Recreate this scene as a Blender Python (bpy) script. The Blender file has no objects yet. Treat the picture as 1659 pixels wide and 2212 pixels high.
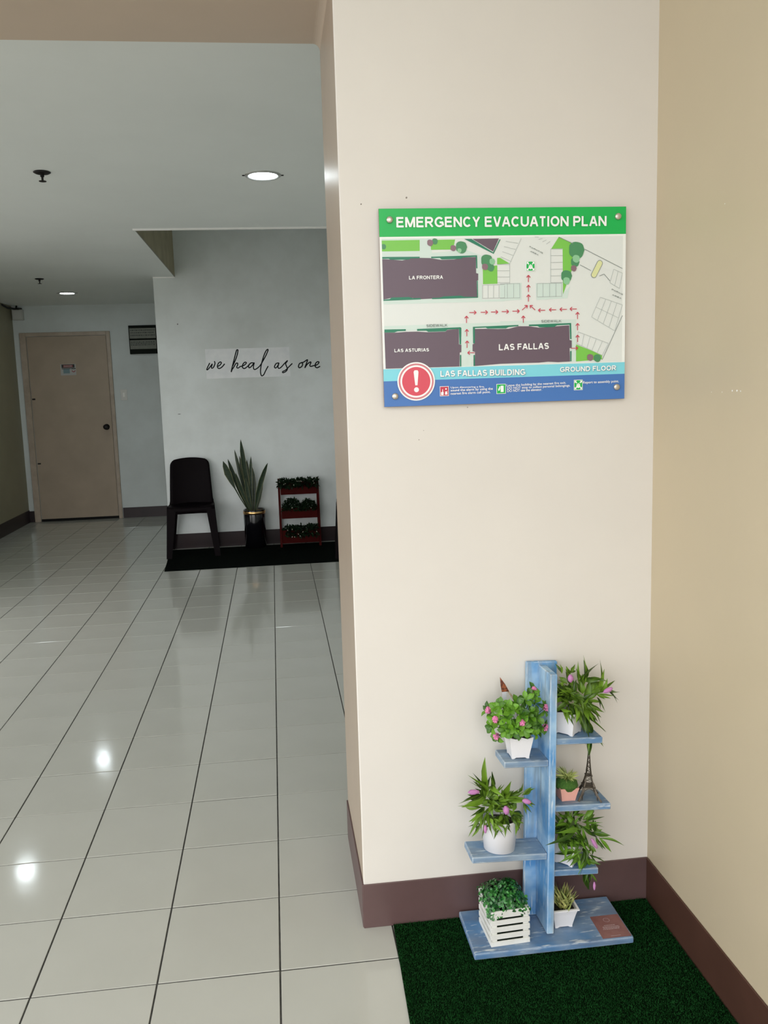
import bpy, bmesh, math, random, json
from mathutils import Vector, Matrix
random.seed(7)
C = bpy.context.scene.collection
PI = math.pi

# ---------------------------------------------------------------- camera, world, light, exposure
cam_d = bpy.data.cameras.new('camera'); cam = bpy.data.objects.new('camera', cam_d); C.objects.link(cam)
_R, _U, _F = ((0.992983, -0.113753, -0.032324), (0.047039, 0.129155, 0.990508), (0.108499, 0.985078, -0.1336))
cam.matrix_world = Matrix(((_R[0], _U[0], -_F[0], 0.04616), (_R[1], _U[1], -_F[1], -1.88240), (_R[2], _U[2], -_F[2], 1.42840), (0, 0, 0, 1)))
cam_d.sensor_fit = 'VERTICAL'; cam_d.sensor_height = 36.0
cam_d.lens = 36.0 * 1772.066 / 2212
cam_d.shift_x = 38.390 / 2212; cam_d.shift_y = -29.459 / 2212
cam_d.clip_start = 0.05; cam_d.clip_end = 200
bpy.context.scene.camera = cam

world = bpy.data.worlds.new('sky'); bpy.context.scene.world = world; world.use_nodes = True
nt = world.node_tree; bg = nt.nodes['Background']
bg.inputs[0].default_value = (1.0, 0.99, 0.985, 1); bg.inputs[1].default_value = 1.0
LAMP_STRENGTH = 14.0
vs = bpy.context.scene.view_settings
vs.view_transform = 'Standard'; vs.look = 'None'; vs.gamma = 1; vs.use_curve_mapping = False
vs.exposure = 1.68
bpy.context.scene.cycles.use_denoising = True
bpy.context.scene.cycles.max_bounces = 10
bpy.context.scene.cycles.diffuse_bounces = 7

# ---------------------------------------------------------------- helpers
def s2l(h):
    h = h.lstrip('#'); o = []
    for i in (0, 2, 4):
        c = int(h[i:i+2], 16) / 255; o.append(c / 12.92 if c <= .04045 else ((c + .055) / 1.055) ** 2.4)
    return (*o, 1)

def mat(name, col, rough=.6, col2=None, scale=8, lo=.35, hi=.7, bump=0, bscale=60, metal=0, spec=.5, emit=None, stretch=None, trans=0, coat=0):
    m = bpy.data.materials.new(name); m.use_nodes = True; t = m.node_tree; N = t.nodes; L = t.links
    b = N['Principled BSDF']
    col = s2l(col) if isinstance(col, str) else (*col, 1)
    b.inputs['Base Color'].default_value = col; b.inputs['Roughness'].default_value = rough
    b.inputs['Metallic'].default_value = metal; b.inputs['Specular IOR Level'].default_value = spec
    if coat: b.inputs['Coat Weight'].default_value = coat; b.inputs['Coat Roughness'].default_value = .08
    if emit: b.inputs['Emission Color'].default_value = (*emit[:3], 1); b.inputs['Emission Strength'].default_value = emit[3]
    if col2 or bump:
        tc = N.new('ShaderNodeTexCoord'); mp = N.new('ShaderNodeMapping'); L.new(tc.outputs['Object'], mp.inputs[0])
        if stretch: mp.inputs['Scale'].default_value = stretch
    if col2:
        c2 = s2l(col2) if isinstance(col2, str) else (*col2, 1)
        n = N.new('ShaderNodeTexNoise'); n.inputs['Scale'].default_value = scale; n.inputs['Detail'].default_value = 5; n.inputs['Roughness'].default_value = .6
        L.new(mp.outputs[0], n.inputs['Vector'])
        r = N.new('ShaderNodeMapRange'); r.inputs[1].default_value = lo; r.inputs[2].default_value = hi; L.new(n.outputs[0], r.inputs[0])
        x = N.new('ShaderNodeMix'); x.data_type = 'RGBA'; x.inputs[6].default_value = col; x.inputs[7].default_value = c2
        L.new(r.outputs[0], x.inputs[0]); L.new(x.outputs[2], b.inputs['Base Color'])
    if bump:
        n2 = N.new('ShaderNodeTexNoise'); n2.inputs['Scale'].default_value = bscale; n2.inputs['Detail'].default_value = 4
        L.new(mp.outputs[0], n2.inputs['Vector'])
        bp = N.new('ShaderNodeBump'); bp.inputs['Strength'].default_value = bump; bp.inputs['Distance'].default_value = .002
        L.new(n2.outputs[0], bp.inputs['Height']); L.new(bp.outputs[0], b.inputs['Normal'])
    return m

def leafmat(name, a, b_, rough=.45):
    """per-leaf colour: the object's own random value picks a shade between two greens"""
    m = bpy.data.materials.new(name); m.use_nodes = True; t = m.node_tree; N = t.nodes; L = t.links
    b = N['Principled BSDF']; b.inputs['Roughness'].default_value = rough
    oi = N.new('ShaderNodeObjectInfo'); tc = N.new('ShaderNodeTexCoord')
    nz = N.new('ShaderNodeTexNoise'); nz.inputs['Scale'].default_value = 3.0; L.new(tc.outputs['Object'], nz.inputs['Vector'])
    ad = N.new('ShaderNodeMath'); ad.operation = 'ADD'; L.new(oi.outputs['Random'], ad.inputs[0]); L.new(nz.outputs[0], ad.inputs[1])
    sb = N.new('ShaderNodeMapRange'); sb.inputs[1].default_value = .35; sb.inputs[2].default_value = 1.4; L.new(ad.outputs[0], sb.inputs[0])
    x = N.new('ShaderNodeMix'); x.data_type = 'RGBA'; x.inputs[6].default_value = s2l(a); x.inputs[7].default_value = s2l(b_)
    L.new(sb.outputs[0], x.inputs[0]); L.new(x.outputs[2], b.inputs['Base Color'])
    return m

def link(name, me, m=None, parent=None, mw=None):
    o = bpy.data.objects.new(name, me); C.objects.link(o)
    if m is not None and me is not None:
        me.materials.clear() if False else None
        for k in (m if isinstance(m, (list, tuple)) else [m]):
            if k.name not in [q.name for q in me.materials if q]: me.materials.append(k)
    if parent is not None: o.parent = parent
    if mw is not None: o.matrix_local = mw
    return o

def mesh(bm, name, smooth=False):
    me = bpy.data.meshes.new(name); bm.normal_update(); bm.to_mesh(me); bm.free()
    if smooth:
        for p in me.polygons: p.use_smooth = True
    return me

def bx(bm, x0, x1, y0, y1, z0, z1, bev=0, M=None, seg=1):
    r = bmesh.ops.create_cube(bm, size=1)
    vs_ = r['verts']
    for v in vs_:
        v.co = Vector((x0 + (v.co.x + .5) * (x1 - x0), y0 + (v.co.y + .5) * (y1 - y0), z0 + (v.co.z + .5) * (z1 - z0)))
    if bev:
        es = list({e for v in vs_ for e in v.link_edges})
        r2 = bmesh.ops.bevel(bm, geom=es, offset=bev, segments=seg, profile=.5, affect='EDGES')
        vs_ = [v for v in r2['verts']]
        vs_ = list({v for f in r2['faces'] for v in f.verts} | set(vs_))
    if M is not None:
        for v in set(vs_): v.co = M @ v.co

def box(name, x0, x1, y0, y1, z0, z1, m, parent=None, bev=0, M=None, seg=1):
    bm = bmesh.new(); bx(bm, x0, x1, y0, y1, z0, z1, bev, M, seg)
    return link(name, mesh(bm, name), m, parent)

def prism(bm, bot, top):
    """closed solid between two equal-length rings of points"""
    a = [bm.verts.new(p) for p in bot]; b = [bm.verts.new(p) for p in top]; n = len(a)
    bm.faces.new(a[::-1]); bm.faces.new(b)
    for i in range(n): bm.faces.new((a[i], a[(i+1) % n], b[(i+1) % n], b[i]))

def lathe(bm, prof, n=24, M=None):
    rings = []
    for r, z in prof:
        rings.append([bm.verts.new(((M or Matrix()) @ Vector((r * math.cos(2*PI*k/n), r * math.sin(2*PI*k/n), z)))) for k in range(n)])
    for a, b in zip(rings, rings[1:]):
        for k in range(n): bm.faces.new((a[k], a[(k+1) % n], b[(k+1) % n], b[k]))
    bm.faces.new(rings[0][::-1]); bm.faces.new(rings[-1])

def tube(bm, pts, rad, n=6):
    pts = [Vector(p) for p in pts]; rings = []
    rr = rad if isinstance(rad, (list, tuple)) else [rad] * len(pts)
    for i, p in enumerate(pts):
        d = (pts[min(i+1, len(pts)-1)] - pts[max(i-1, 0)]).normalized()
        a = d.cross(Vector((0, 0, 1)))
        if a.length < .2: a = d.cross(Vector((1, 0, 0)))
        a.normalize(); b = d.cross(a)
        rings.append([bm.verts.new(p + (a * math.cos(2*PI*k/n) + b * math.sin(2*PI*k/n)) * rr[i]) for k in range(n)])
    for a, b in zip(rings, rings[1:]):
        for k in range(n): bm.faces.new((a[k], a[(k+1) % n], b[(k+1) % n], b[k]))
    bm.faces.new(rings[0][::-1]); bm.faces.new(rings[-1])
    bmesh.ops.recalc_face_normals(bm, faces=bm.faces)

def thing(name, label, cat, loc=(0, 0, 0), group=None, mw=None):
    o = bpy.data.objects.new(name, None); C.objects.link(o); o.empty_display_size = .05
    if mw is not None: o.matrix_world = mw
    else: o.location = loc
    o['label'] = label; o['category'] = cat
    if group: o['group'] = group
    return o

def tag(o, label, cat, group=None):
    o['label'] = label; o['category'] = cat
    if group: o['group'] = group
    return o

def struct(o): o['kind'] = 'structure'; return o

D = json.loads(r'''{"R1":[[8040,589,6726,8023,598,7339,118],[7907,591,6755,7903,636,7182,78],[7452,604,6957,7432,655,7151,78],[7700,603,6939,7846,710,7093,68],[7976,569,6411,7931,604,6710,138],[7784,570,6425,7785,676,6695,118],[8098,588,6703,8413,325,6794,137],[8497,571,6448,8546,511,6967,99],[8129,568,6399,8578,676,6558,237],[8068,556,6215,8449,547,6383,197],[8456,564,6337,8897,643,6313,69],[8727,563,6317,8815,316,6135,36],[8397,562,6304,8686,464,6222,59],[8395,554,6190,8470,358,5971,44],[8124,551,6135,8517,471,5864,89],[8083,545,6043,8442,474,5733,99],[8042,538,5933,8218,254,5802,79],[7984,537,5918,7956,311,5433,79],[8040,531,5838,8106,355,5712,79],[7888,537,5926,7703,609,5697,99],[7819,560,6271,7821,564,5940,128],[8003,537,5917,7985,290,5459,119],[8094,519,5645,8214,524,5124,149],[8113,491,5225,8029,250,4969,120],[8068,500,5362,7818,450,5092,40],[8240,493,5253,8412,250,5053,32],[8172,521,5676,8476,226,5446,40],[8157,536,5905,8236,585,5606,79],[7592,568,6401,7316,385,6606,98],[7647,563,6322,7332,376,6436,118],[7567,554,6177,7410,651,5937,118],[7680,548,6093,7643,602,5861,98],[7586,551,6138,7378,399,6329,98],[7560,585,6667,7428,698,6790,117],[7661,602,6923,7566,551,7120,97],[7482,583,6635,7404,578,6682,117],[7980,581,6599,7762,413,7059,118],[7712,582,6618,7601,698,6913,117],[7969,549,6109,8165,559,6322,158],[7933,557,6225,7666,665,6243,118],[7931,552,6149,7727,621,6022,118]],"L2":[[5443,375,4207,5309,255,4834,125],[5553,371,4150,5514,265,4600,117],[5313,367,4091,4896,186,4595,50],[5269,376,4222,5048,172,4507,58],[5315,374,4186,5054,138,4475,67],[5339,357,3929,5264,225,4364,100],[5710,365,4056,5784,336,4212,47],[5849,354,3883,5957,107,4377,185],[5977,352,3856,6236,355,4030,84],[5910,347,3782,6290,217,4013,143],[6269,360,3975,6291,218,4193,47],[6379,354,3885,6672,408,3980,93],[6422,341,3688,6618,249,3618,71],[6372,337,3628,6383,170,3433,65],[5307,355,3900,4890,270,3949,184],[5337,352,3849,5216,366,4035,100],[5229,358,3955,4770,98,3919,47],[5219,339,3651,4849,452,3692,47],[5281,334,3582,4922,51,3407,118],[5277,326,3454,5112,323,3105,84],[5221,308,3186,5002,346,2869,68],[5420,325,3441,5510,26,3052,93],[5420,325,3441,5548,338,3105,51],[5609,319,3343,5633,178,3236,85],[5770,320,3361,5651,249,3028,136],[5851,322,3401,5814,32,3200,76],[5929,317,3314,6023,44,3141,136],[6014,327,3467,6187,108,3304,136],[6061,324,3431,6362,415,3253,136],[5557,345,3749,5676,143,3746,101],[5585,334,3586,5747,349,3464,93],[5435,356,3920,5591,457,4053,117],[5497,354,3883,5719,457,3975,134],[5749,344,3732,6095,210,3869,135],[6147,337,3632,6022,190,3490,85],[5373,361,3990,5427,309,4275,117],[5398,346,3763,5215,376,3765,101],[5523,339,3656,5361,96,3570,101],[5656,351,3837,5569,378,3963,134]],"R3":[[7512,312,3237,7384,364,3441,128],[7672,311,3222,7900,382,3328,60],[7753,312,3242,7827,57,3413,85],[7964,303,3102,8248,409,3225,143],[7975,297,3008,8321,58,3093,55],[8093,285,2824,8068,160,3116,72],[8213,281,2772,8217,263,3045,87],[8134,287,2860,8357,373,2832,72],[8211,276,2692,8568,130,2671,130],[7932,287,2865,8311,355,2526,108],[8382,264,2502,8621,181,2193,87],[8275,265,2526,8369,98,2337,73],[7481,301,3080,6950,153,3158,128],[7452,294,2963,7088,93,3097,86],[7208,286,2840,6940,47,3001,71],[7560,297,3007,7723,94,3294,86],[7612,292,2935,7533,297,3078,86],[7665,292,2930,7800,379,2451,86],[7479,295,2974,7527,64,2743,93],[7313,281,2764,7086,14,2678,100],[7340,281,2761,7482,377,2484,114],[7520,260,2437,7307,190,2402,86],[7518,254,2357,7269,122,2129,87],[7543,249,2275,7443,52,2099,123],[7624,250,2294,7562,191,2043,87],[7720,257,2391,7743,280,1971,108],[7815,259,2436,7993,165,2487,94],[7840,253,2340,7888,135,2238,87],[7893,251,2308,8031,-10,2269,58],[8082,254,2357,8151,321,2059,87],[8118,238,2112,8346,-26,2164,53],[7849,242,2165,7582,139,1851,87],[7917,243,2185,7967,262,1623,116],[7994,230,1990,8167,-9,1813,110],[8020,228,1960,8049,193,1223,132],[7947,211,1699,8055,276,1154,88],[8094,207,1630,8240,165,1417,52],[7510,307,3171,7694,333,3015,128],[7416,306,3153,7177,82,3366,114],[7858,305,3139,7740,210,3312,129],[7370,288,2878,7172,70,2911,114],[7823,282,2782,7768,352,2970,115],[7738,269,2577,7576,125,2867,115],[7927,273,2639,7966,165,2503,101]],"fR1":[[7557,344,6812,7546,317,7013,83],[8414,323,6489,8628,290,6600,63]],"fL2":[[5114,78,4256,4824,39,4286,70],[5778,50,3835,5784,-3,3633,91],[6208,57,3939,6416,14,3893,70],[5244,21,3393,5228,-31,3210,50]],"fR3":[[7972,-18,2787,8110,-74,2546,51],[8028,-93,1644,8008,-145,1459,39]],"W":[[5645,245,5981,1],[5698,351,5521,1],[5557,548,6099,1],[6242,93,5924,1],[6871,308,5665,1],[6910,375,6121,1],[6686,575,6503,1],[5978,155,6267,0],[6430,143,6179,0],[5794,255,6329,0],[6128,177,6363,0],[6393,247,6431,0],[5693,302,6274,0],[5871,134,6038,0],[6032,108,5818,0],[6468,128,6036,0],[6546,152,5757,0],[6633,203,5626,0],[5850,173,5703,0],[6674,190,5994,0],[6665,290,6320,0],[6602,404,6471,0],[5567,390,5736,0],[6219,107,6137,0],[6009,131,5708,0],[6290,116,5720,0]],"Wc":[6302,527,5767],"pick0":[5930,897,6827],"pick1":[6302,856,6202],"pick2":[5993,855,6196],"script":{"we":[[[-5008,16943],[-5187,16632],[-5299,16390],[-5179,16407],[-4954,16660],[-4781,16866],[-4867,16588],[-4823,16495],[-4678,16582],[-4534,16894],[-4558,17091]],[[-4323,16642],[-4107,16741],[-3955,16947],[-4056,17035],[-4240,16885],[-4325,16607],[-4194,16448],[-3941,16560],[-3680,16834]]],"heal":[[[-2396,18062],[-2524,18031],[-2776,17265],[-2990,16568],[-3105,16134],[-3001,16357],[-2888,16494],[-2658,16840],[-2514,16892],[-2486,16764],[-2590,16521],[-2467,16447],[-2248,16581],[-2070,16611],[-1815,16745],[-1701,16904],[-1840,16943],[-2027,16751],[-2075,16506],[-1905,16381],[-1612,16563],[-1387,16803]],[[-2396,18062],[-2455,17748],[-2636,17261],[-2951,16637]],[[-1031,16849],[-1278,16870],[-1502,16630],[-1477,16439],[-1296,16518],[-1108,16724],[-995,16862],[-1083,16512],[-1024,16284],[-808,16327],[-475,16600],[-169,17050],[140,17571],[324,17989],[219,18013],[4,17680],[-240,17052],[-413,16421],[-452,15927],[-364,15676],[-174,15777],[14,16126],[246,16508]]],"as":[[[1208,16799],[990,16734],[835,16456],[937,16346],[1123,16518],[1256,16776],[1155,16446],[1234,16302],[1439,16402],[1777,16747],[2037,16974],[1975,16862],[1868,16709],[1955,16423],[2003,16208],[1850,16000],[1595,15901],[1563,15994],[1856,16142],[2155,16417],[2454,16692]]],"one":[[[3354,16773],[3134,16673],[3030,16427],[3118,16303],[3339,16418],[3421,16664],[3332,16773],[3498,16790],[3757,16953],[3881,17006],[3822,16795],[3621,16303],[3812,16568],[4109,16787],[4194,16749],[4083,16503],[4165,16394],[4420,16457],[4601,16474],[4822,16588],[4937,16763],[4794,16803],[4607,16630],[4575,16382],[4736,16256],[4993,16369]]]},"snake":[[-1820,56400,3215,-2531,56400,10008,448],[-2023,56400,3225,-3153,56900,9086,299],[-2327,56400,3241,-3758,56100,8308,374],[-2322,56400,3344,-4156,55600,8165,635],[-1922,56400,3220,-2733,57000,8499,299],[-1820,56400,3215,-1678,56400,8430,262],[-1516,56400,3200,-191,56000,7811,411],[-2124,56400,3231,-3638,56800,7478,299],[-1668,56400,3208,-2098,57100,8105,374],[-1871,56400,3218,-2237,55800,6597,299],[-1719,56400,3210,-1621,56900,7382,299],[-1404,56400,3402,-743,56900,6622,262],[-1972,56400,3223,-3104,55600,7061,262]],"misc":{"cord":[[-2.869,7.93,2.463],[-2.787,7.93,2.431],[-2.713,7.93,2.414],[-2.759,7.93,2.466]]},"sign":{"bld":[[[43,3506],[233,3497],[534,3466],[733,3512],[979,3522],[1213,3514],[1470,3469],[1800,3473],[2038,3515],[2334,3520],[2336,3144],[2388,3132],[2385,2973],[2345,2962],[2351,2575],[1998,2593],[1785,2613],[1476,2569],[956,2557],[675,2604],[254,2601],[54,2564]],[[54,1781],[348,1778],[583,1791],[843,1791],[1127,1768],[1554,1772],[1603,1812],[1885,1828],[1883,1459],[1943,1446],[1940,1272],[1899,1261],[1886,913],[64,909]],[[2284,1818],[2553,1816],[2867,1800],[3133,1802],[3376,1857],[3644,1851],[3912,1809],[4353,1834],[4667,1849],[4677,1491],[4734,1478],[4734,1302],[4678,1291],[4693,965],[4376,958],[4130,977],[3884,960],[3394,963],[2906,960],[2271,913],[2281,1263],[2221,1287],[2223,1450],[2272,1472]],[[2257,3946],[2910,3949],[2764,3647]]],"hedge":[[[44,3555],[961,3549],[960,3513],[745,3512],[698,3485],[256,3488],[210,3515],[43,3513]],[[1237,3545],[2365,3562],[2370,3257],[2342,3257],[2334,3529],[2014,3515],[1966,3484],[1494,3480],[1448,3515],[1241,3511]],[[2350,2962],[2373,2962],[2375,2563],[2351,2563]],[[53,2535],[967,2550],[956,2584],[768,2584],[675,2613],[254,2608],[206,2572],[54,2562]],[[1239,2551],[2360,2561],[2351,2579],[2022,2595],[1951,2621],[1524,2609],[1428,2582],[1239,2579]],[[57,1859],[580,1855],[579,1814],[372,1808],[301,1784],[54,1786]],[[856,1853],[1926,1868],[1950,1849],[1936,1457],[1898,1458],[1890,1828],[1603,1821],[1555,1781],[1127,1778],[1080,1806],[855,1807]],[[1903,1203],[1936,1202],[1931,912],[1898,913]],[[2237,1870],[3376,1889],[3376,1862],[3133,1844],[3060,1813],[2602,1820],[2554,1846],[2285,1841],[2279,1472],[2236,1473]],[[3644,1890],[4716,1904],[4727,1513],[4692,1514],[4677,1866],[4353,1857],[4279,1817],[3912,1819],[3863,1850],[3644,1855]],[[4692,1220],[4727,1224],[4727,969],[4698,970]],[[2241,1194],[2275,1193],[2275,909],[2237,910]],[[2057,3948],[2234,3946],[2764,3624],[2922,3926],[2951,3926],[2775,3590]]],"lawn":[[[42,3935],[970,3939],[964,3683],[34,3685]],[[1292,3935],[1833,3940],[1781,3705],[1241,3706],[1232,3836]],[[2504,3300],[2863,3317],[2863,2885],[2503,2880]],[[2862,3494],[2934,3497],[3172,3357],[2860,3340]],[[4404,3965],[4768,3801],[4732,3173],[4512,2601],[4501,3679],[4210,3683]],[[4846,1381],[5518,1103],[5519,996],[4846,961]]],"walk":[[[43,3973],[990,3972],[1223,3970],[1262,3634],[2111,3689],[2489,3549],[2475,2515],[3039,2515],[3038,2465],[39,2451],[40,3651]],[[36,1941],[3033,1962],[3032,1847],[2225,1843],[2211,915],[1934,923],[1950,1849],[32,1804]],[[2917,1983],[4844,1990],[4846,956],[4693,961],[4716,1876],[2916,1872]],[[2927,2883],[3469,2896],[3466,2495],[2922,2467]],[[3824,2879],[4476,2878],[4500,2601],[4696,2805],[4623,2506],[3842,2476]]],"tg":[[1339,3901,70],[1983,3758,141],[2606,3434,148],[2700,3270,90],[95,3795,61],[4853,3652,201],[4817,3366,110],[4598,3037,142],[5394,1031,94]],"tl":[[1934,3681,52],[2737,3410,72],[4842,3446,92],[4598,2922,88]],"tm":[[1221,3869,75],[1782,3739,70],[2557,3288,76],[4781,3218,73],[5207,1053,84]],"seg":[[2491,2853,2487,2549],[2627,2850,2624,2546],[2764,2848,2760,2544],[2901,2845,2897,2541],[3037,2843,3034,2538],[2491,2857,3042,2863],[2487,2544,3039,2549],[3107,2880,3104,2537],[3263,2877,3261,2534],[3420,2874,3418,2530],[2927,2879,3420,2879],[2923,2536,3418,2540],[3856,2873,3854,2549],[4001,2871,4000,2546],[4171,2868,4170,2543],[4330,2865,4329,2540],[4476,2862,4476,2537],[3856,2873,4476,2867],[3854,2549,4476,2555],[4198,3683,4501,3686],[4197,3524,4501,3526],[4197,3364,4500,3367],[4196,3204,4500,3206],[4196,3044,4500,3046],[4196,2883,4500,2885],[4198,3683,4196,2883],[2860,3340,3171,3335],[2858,3192,3170,3187],[2857,3044,3169,3039],[2855,2908,3167,2902],[3172,3357,3167,2879],[3172,3357,3464,3942],[2946,3520,3208,3402],[2990,3638,3265,3544],[3035,3757,3321,3685],[3081,3879,3379,3830],[3801,3972,3897,3971],[3897,3914,3993,3936],[3993,3856,4089,3900],[4089,3798,4186,3865],[5460,2513,5239,2039],[5602,2463,5389,1951],[5745,2414,5538,1863],[5888,2364,5688,1774],[6032,2314,5838,1685],[5460,2513,6032,2314],[5350,2276,5935,2000],[5239,2039,5838,1685],[4894,1685,4858,1404],[5050,1625,4989,1342],[5207,1564,5121,1279],[5364,1504,5253,1217],[5521,1443,5385,1154],[5678,1383,5518,1091],[4894,1685,5678,1383],[4858,1404,5518,1091],[5801,3178,5705,2856],[5913,3130,5829,2784],[6024,3082,5954,2712],[5801,3178,6024,3082],[5705,2856,5954,2712]],"fence":[[4404,3965,4768,3801],[5061,3667,6023,3193],[6035,2057,5519,985],[4940,3296,5111,3212],[5111,3212,5222,3153],[5432,3023,5555,3067],[5555,3067,5704,2902]],"caps":[5442,3327,5296,3053],"arr":[[2149,2213,2322,2209],[2432,2213,2605,2209],[2689,2214,2862,2211],[2076,1966,2079,2132],[2078,1648,2081,1814],[2081,1370,2083,1537],[2267,1247,2093,1251],[2958,2218,3132,2214],[3226,2221,3401,2217],[3471,2244,3603,2351],[3801,2237,3671,2350],[4055,2226,3879,2230],[4331,2232,4155,2236],[4601,2235,4424,2239],[4859,2241,4682,2245],[3633,2907,3634,3072],[3632,2673,3633,2838],[3630,2443,3631,2609],[3498,1937,3499,2104],[4876,1994,4876,2162],[4877,1723,4877,1891],[4878,1437,4877,1606],[4707,1290,4885,1286]],"title":[414,4227,5600,4204,2967,4458],"T_lf":[686,3019,1513,3018,1098,3104],"T_la":[283,1312,1135,1308,710,1391],"T_lfa":[2875,1286,4143,1286,3496,1438],"T_sw1":[1082,1889,1604,1892,1344,1956],"T_sw2":[3949,1932,4463,1929,4206,1991],"T_bld":[1404,689,3538,669,2461,826],"T_gf":[4426,711,5878,713,5155,837],"T_t1":[1653,401,2502,396,2083,443],"T_t2":[1651,322,2712,332,2082,387],"T_t3":[1650,243,2652,255,2081,308],"T_t4":[3064,400,4581,421,3844,467],"T_t5":[3076,332,4689,349,3844,398],"T_t6":[3075,264,3962,269,3488,330],"T_t7":[5024,407,5953,412,5517,472],"T_pa1":[3655,3736,3992,3573,3823,3688],"T_pa2":[3678,3627,3883,3529,3775,3610],"T_pa3":[5743,2681,6030,2548,5892,2648],"T_pa4":[5756,2553,5993,2455,5881,2532],"icons":[[1383,218,1608,458],[2804,227,3042,469],[4785,254,5012,510],[3574,3164,3802,3405]],"warn":[802,596,1267,582],"bolts":[[254,4406],[5893,4430],[270,253],[5894,299]],"bands":[[15,899],[6118,935],[17,576],[6120,671],[-15,3998],[6098,4055]]}}''')
# ---------------------------------------------------------------- materials
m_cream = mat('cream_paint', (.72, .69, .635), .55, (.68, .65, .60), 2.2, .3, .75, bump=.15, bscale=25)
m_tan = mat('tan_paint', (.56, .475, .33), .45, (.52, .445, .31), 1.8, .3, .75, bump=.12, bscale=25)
m_reveal = mat('glossy_tan_shaded', (.455, .37, .285), .36, (.42, .34, .265), 5, .3, .75, bump=.05, bscale=30, spec=.5)  # the tan paint with the reveal's shade darkened into its colour
m_white = mat('white_wall_paint', (.66, .715, .71), .6, (.56, .60, .585), 1.5, .38, .68, bump=.15, bscale=20)
m_ceil = mat('ceiling_paint', (.84, .875, .855), .6, (.79, .825, .805), 1.2, .35, .75, bump=.15, bscale=10)
m_center = mat('white_wall_paint_lightened', (.82, .87, .865), .6, (.68, .72, .70), 1.3, .38, .66, bump=.15, bscale=20)  # white wall paint lightened to make up light missing on the center wall
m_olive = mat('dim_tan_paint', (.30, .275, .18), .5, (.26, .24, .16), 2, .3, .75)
m_base = mat('mauve_baseboard_paint', (.115, .068, .066), .4, (.09, .054, .052), 6, .35, .75, bump=.1, bscale=40)
m_base2 = mat('dark_baseboard_paint', (.024, .013, .014), .35, (.018, .011, .013), 6, spec=.25)
m_tile = mat('glazed_tile', (.50, .505, .46), .095, (.46, .465, .42), 1.5, .35, .7, bump=.12, bscale=9, spec=.6)
m_grout = mat('dark_grout', (.045, .045, .042), .8, (.09, .09, .08), 40)
m_conc = mat('outdoor_concrete', (.34, .33, .31), .9, (.27, .26, .25), 3)

# ---------------------------------------------------------------- structure
CZ = 2.466
fl = struct(box('floor', -3.0, 1.7, -2.4, 8.0, -.08, -.0035, m_grout))
# tiles: those that show largest are parts, the rest one joined field
def proj(p):
    q = cam.matrix_world.inverted() @ Vector(p)
    if q.z > -.05: return None
    fpx = cam_d.lens / 36 * 2212
    return (1659/2 - cam_d.shift_x * 2212 + fpx * q.x / -q.z, 1106 + cam_d.shift_y * 2212 - fpx * q.y / -q.z)
cells = []
for i in range(-10, 6):
    for j in range(-7, 27):
        x0, y0 = i * .3, j * .3
        x1, y1 = min(x0 + .3, 1.012 if y0 < .5 else 1.598), y0 + .3
        if x0 < -2.82: x0 = -2.82
        if y0 > 7.94 or x1 <= x0: continue
        y1 = min(y1, 7.948)
        P4 = [proj((a, b, 0)) for a in (x0, x1) for b in (y0, y1)]
        vis = any(p and -60 < p[0] < 1719 and -60 < p[1] < 2280 for p in P4)
        hid = (x0 > .74 and y0 > .45) or (x0 > .35 and y0 > -.9)
        area = 0
        if vis and not hid and all(P4): area = abs((P4[2][0] - P4[0][0]) * (P4[1][1] - P4[0][1]))
        cells.append((area, x0, x1, y0, y1))
cells.sort(key=lambda c: -c[0])
tile_cache = {}
rt = random.Random(3)
rest = bmesh.new()
for k, (area, x0, x1, y0, y1) in enumerate(cells):
    g = .0022
    w, d = x1 - x0 - 2 * g, y1 - y0 - 2 * g
    if w < .01 or d < .01: continue
    if k < 300 and area > 60:
        key = (round(w, 3), round(d, 3))
        if key not in tile_cache:
            bm = bmesh.new(); bx(bm, -w/2, w/2, -d/2, d/2, -.0032, 0, .0009); tile_cache[key] = mesh(bm, 'tile')
        mw = Matrix.Translation(((x0+x1)/2, (y0+y1)/2, rt.uniform(-.0002, .0002))) @ Matrix.Rotation(rt.gauss(0, .0011), 4, 'X') @ Matrix.Rotation(rt.gauss(0, .0009), 4, 'Y')
        link('tile', tile_cache[key], m_tile, fl, mw)
    else:
        bx(rest, x0+g, x1-g, y0+g, y1-g, -.0032, 0)
rf = link('remaining_tiles', mesh(rest, 'remaining_tiles'), m_tile, fl); rf['kind'] = 'stuff'
struct(box('ground', -40, 40, -60, -2.4, -.12, -.02, m_conc)); struct(box('ground_side', -40, -3.0, -2.4, 40, -.12, -.02, m_conc))
struct(box('unseen_porch_shade', -4.0, 1.2, -2.4, .129, 3.0, 3.15, m_ceil))  # unseen porch roof added to cut sky light on pier and floor

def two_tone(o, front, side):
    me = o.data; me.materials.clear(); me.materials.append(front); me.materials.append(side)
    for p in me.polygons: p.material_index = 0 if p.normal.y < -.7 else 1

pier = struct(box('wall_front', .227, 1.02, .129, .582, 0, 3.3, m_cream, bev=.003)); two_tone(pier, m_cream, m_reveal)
bm = bmesh.new(); bx(bm, -3.0, .227, .129, .582, 2.395, 3.3)
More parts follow.
